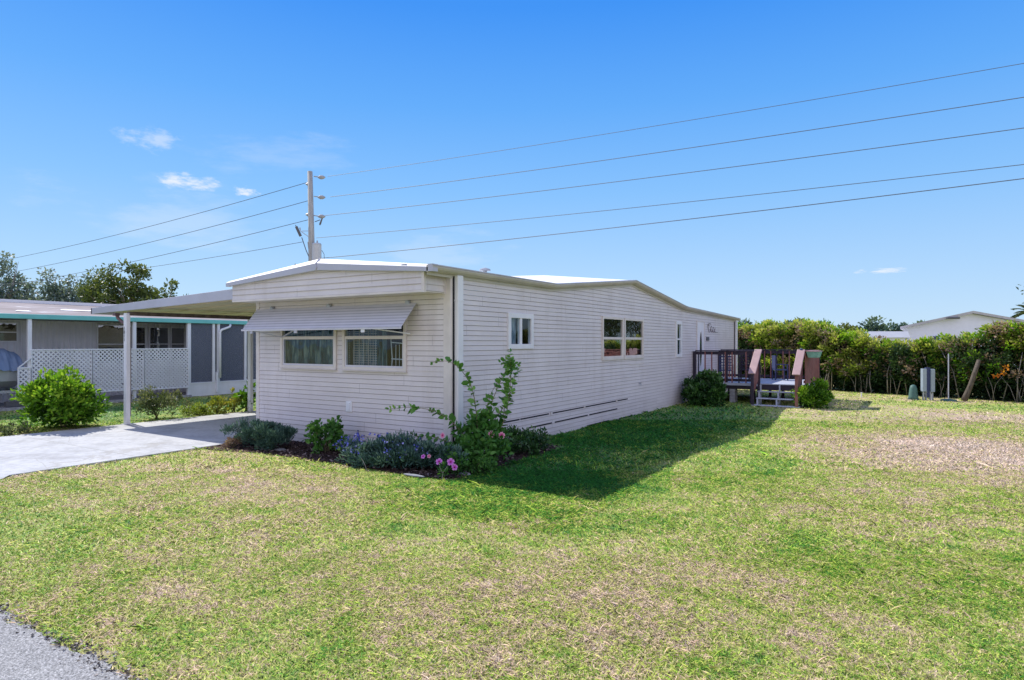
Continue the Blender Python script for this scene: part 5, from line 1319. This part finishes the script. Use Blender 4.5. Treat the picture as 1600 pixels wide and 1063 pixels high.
for px_r, hh_r, lab_r in ((1690, 395, 'tall tree beyond the hedge, outside the right edge'), (1790, 372, 'tallest tree beyond the hedge, farther right'), (1900, 400, 'tall tree beyond the hedge, farthest right')):
    p = world(px_r, 50, 535); tree('roadside_tree', (p.x, p.y), 2.3 + (535 - hh_r) * 50 / 1010, 4.0, lab_r, M['lf_oak'], 'tall trees beyond the right edge', 46, 70, 1.3, .34, .3, .3, .7, .46)
# palm fronds at the right edge
pp = world(1612, 58, 535); pz = 2.3 + (535 - 488) * 58 / 1010
pr_ = empty('palm_tree', (pp.x, pp.y, 0), 'palm with spiky fronds at the right edge beyond the white house', 'palm tree')
MB().tube([(pp.x, pp.y, 0), (pp.x + .1, pp.y, pz * .5), (pp.x, pp.y, pz)], [.22, .18, .15], 9).build('trunk', M['bark'], pr_, smooth=True)
LP, LD, LL = [], [], []
for k in range(26):
    a = k * 2.399; el = random.uniform(-.5, 1.1); d = Vector((math.cos(a) * math.cos(el), math.sin(a) * math.cos(el), math.sin(el)))
    for j in range(22):
        t = j / 22 * 1.6; p = Vector((pp.x, pp.y, pz)) + d * t + Vector((0, 0, -.25 * t * t)); sd = d.cross(Vector((0, 0, 1))).normalized()
        for s_ in (1, -1): LP.append(tuple(p)); LD.append(tuple(d * .8 + sd * s_ * .8 + Vector((0, 0, -.2)))); LL.append(.45)
leaves('crown', np.array(LP), np.array(LD), np.array(LL), .14, rng.random(len(LP)), M['lf_oak'], pr_)
# oaks behind the neighbour
def lt(px, d, pytop, wpx, mat, label, n_cl=46, n_lf=80, bare=0, ch=.42, lf=.30):
    p = world(px, d, 535); h = 2.3 + (535 - pytop) * d / 1010; cr = wpx / 2 * d / 1010
    return tree('oak_tree', (p.x, p.y), h, cr, label, M[mat], 'trees behind the neighbouring home', n_cl, n_lf, cr * .30, lf, .4, .3, .75, ch, 'palebark', bare)
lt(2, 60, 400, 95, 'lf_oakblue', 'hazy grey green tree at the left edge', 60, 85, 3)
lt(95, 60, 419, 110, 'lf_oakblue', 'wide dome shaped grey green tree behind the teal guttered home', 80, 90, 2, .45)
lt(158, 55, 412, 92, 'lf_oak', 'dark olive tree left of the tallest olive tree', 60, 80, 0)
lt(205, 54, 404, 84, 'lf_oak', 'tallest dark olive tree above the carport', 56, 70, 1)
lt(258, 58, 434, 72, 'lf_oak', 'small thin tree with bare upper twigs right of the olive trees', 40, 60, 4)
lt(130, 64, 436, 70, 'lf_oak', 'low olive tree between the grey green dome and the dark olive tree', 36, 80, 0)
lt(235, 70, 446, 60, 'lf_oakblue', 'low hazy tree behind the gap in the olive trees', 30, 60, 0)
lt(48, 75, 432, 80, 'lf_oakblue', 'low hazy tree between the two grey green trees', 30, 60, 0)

# ------------------------------------------------------------------ lawn blades
def lawn():
    CX, CY = 7.722, -9.888
    parts = []
    for (d0, d1, n, hh, ww) in ((1.6, 7.0, 480000, .022, .0066), (7.0, 11.5, 310000, .026, .0095), (11.5, 19, 210000, .034, .016), (19, 42, 130000, .042, .03)):
        d = np.sqrt(rng.uniform(d0 ** 2, d1 ** 2, n)); lat = rng.uniform(-1, 1, n) * (.98 * d + 2.6)
        X = CX + lat * cA - d * sA; Y = CY + lat * sA + d * cA
        k = np.ones(n, bool)
        k &= Y > -7.52 + .05 * np.sin(X * 3) + .04 * np.sin(X * 7.3 + 1) + rng.normal(0, .035, n)
        dr = (X > -10.97 + rng.normal(0, .03, n)) & (X < -5.46 - np.abs(rng.normal(0, .05, n))); k &= ~dr
        flare = (Y < -5.1) & (X > -11.7) & (X < -5.43 + (-5.1 - Y) * .23); k &= ~flare
        k &= ~((X > LX - .02) & (X < .03) & (Y > 0))
        bed = ((X > -5.5) & (X < 1.15) & (Y > -1.42 + rng.normal(0, .04, n)) & (Y < .1)) | ((X > 0) & (X < 1.12 + rng.normal(0, .04, n)) & (Y > -1.0) & (Y < 2.75)); k &= ~bed
        k &= ~((X < NX + .2))
        hd = (Y > 25.55 - (X - 0) * .41) ; k &= ~hd
        k &= ~((X > 2.4) & (X < 4.1) & (Y > 14.4) & (Y < 14.8))
        X, Y = X[k], Y[k]; m = len(X)
        # patch field: thin, tall and matted areas
        pf = np.sin(X * 1.3 + 1.7 * np.sin(Y * .9)) + np.sin(Y * 2.1 + 1.1 * np.sin(X * 1.7 + 2)) + .6 * np.sin(X * 4.1 + Y * 3.3)
        shade = ((X > 0) & (X < 3.5) & (Y > -1.2) & (Y < 15)) | ((X > 1) & (X < 4) & (Y > -3.2) & (Y < -.5))
        h = hh * (rng.uniform(.5, 1.25, m)) * (1 + .07 * pf) * np.where(shade, 1.5, 1.0)
        tall = rng.random(m) < .006; h[tall] *= 2.2
        keep = rng.random(m) < np.clip(.88 + .10 * pf, .5, 1); X, Y, h, m = X[keep], Y[keep], h[keep], int(keep.sum())
        a = rng.uniform(0, 2 * PI, m); lean = np.abs(rng.normal(1.5, .8, m)) * h
        sx, sy = np.cos(a + PI / 2), np.sin(a + PI / 2); w_ = ww * rng.uniform(.6, 1.3, m)
        b = np.stack([X, Y, np.zeros(m)], 1); s_ = np.stack([sx * w_ / 2, sy * w_ / 2, np.zeros(m)], 1)
        tip = b + np.stack([np.cos(a) * lean, np.sin(a) * lean, h], 1)
        midp = b + np.stack([np.cos(a) * lean * .35, np.sin(a) * lean * .35, h * .62], 1)
        V = np.stack([b - s_ * .8, b + s_ * .8, midp + s_, tip, midp - s_], 1)
        parts.append((V.reshape(-1, 3), np.repeat(rng.random(m), 5), np.repeat(np.clip(rng.normal(.5, .3, m), 0, 1), 5)))
    V = np.concatenate([p[0] for p in parts]); A = np.concatenate([p[1] for p in parts]); T = np.concatenate([p[2] for p in parts])
    o_ = np_mesh('lawn_grass', V, 5, {'var': A, 'tone': T}, M['blade'])
    tag(o_, 'patchy sunlit lawn grass, green with dry tan patches', 'grass', kind='stuff')
lawn()
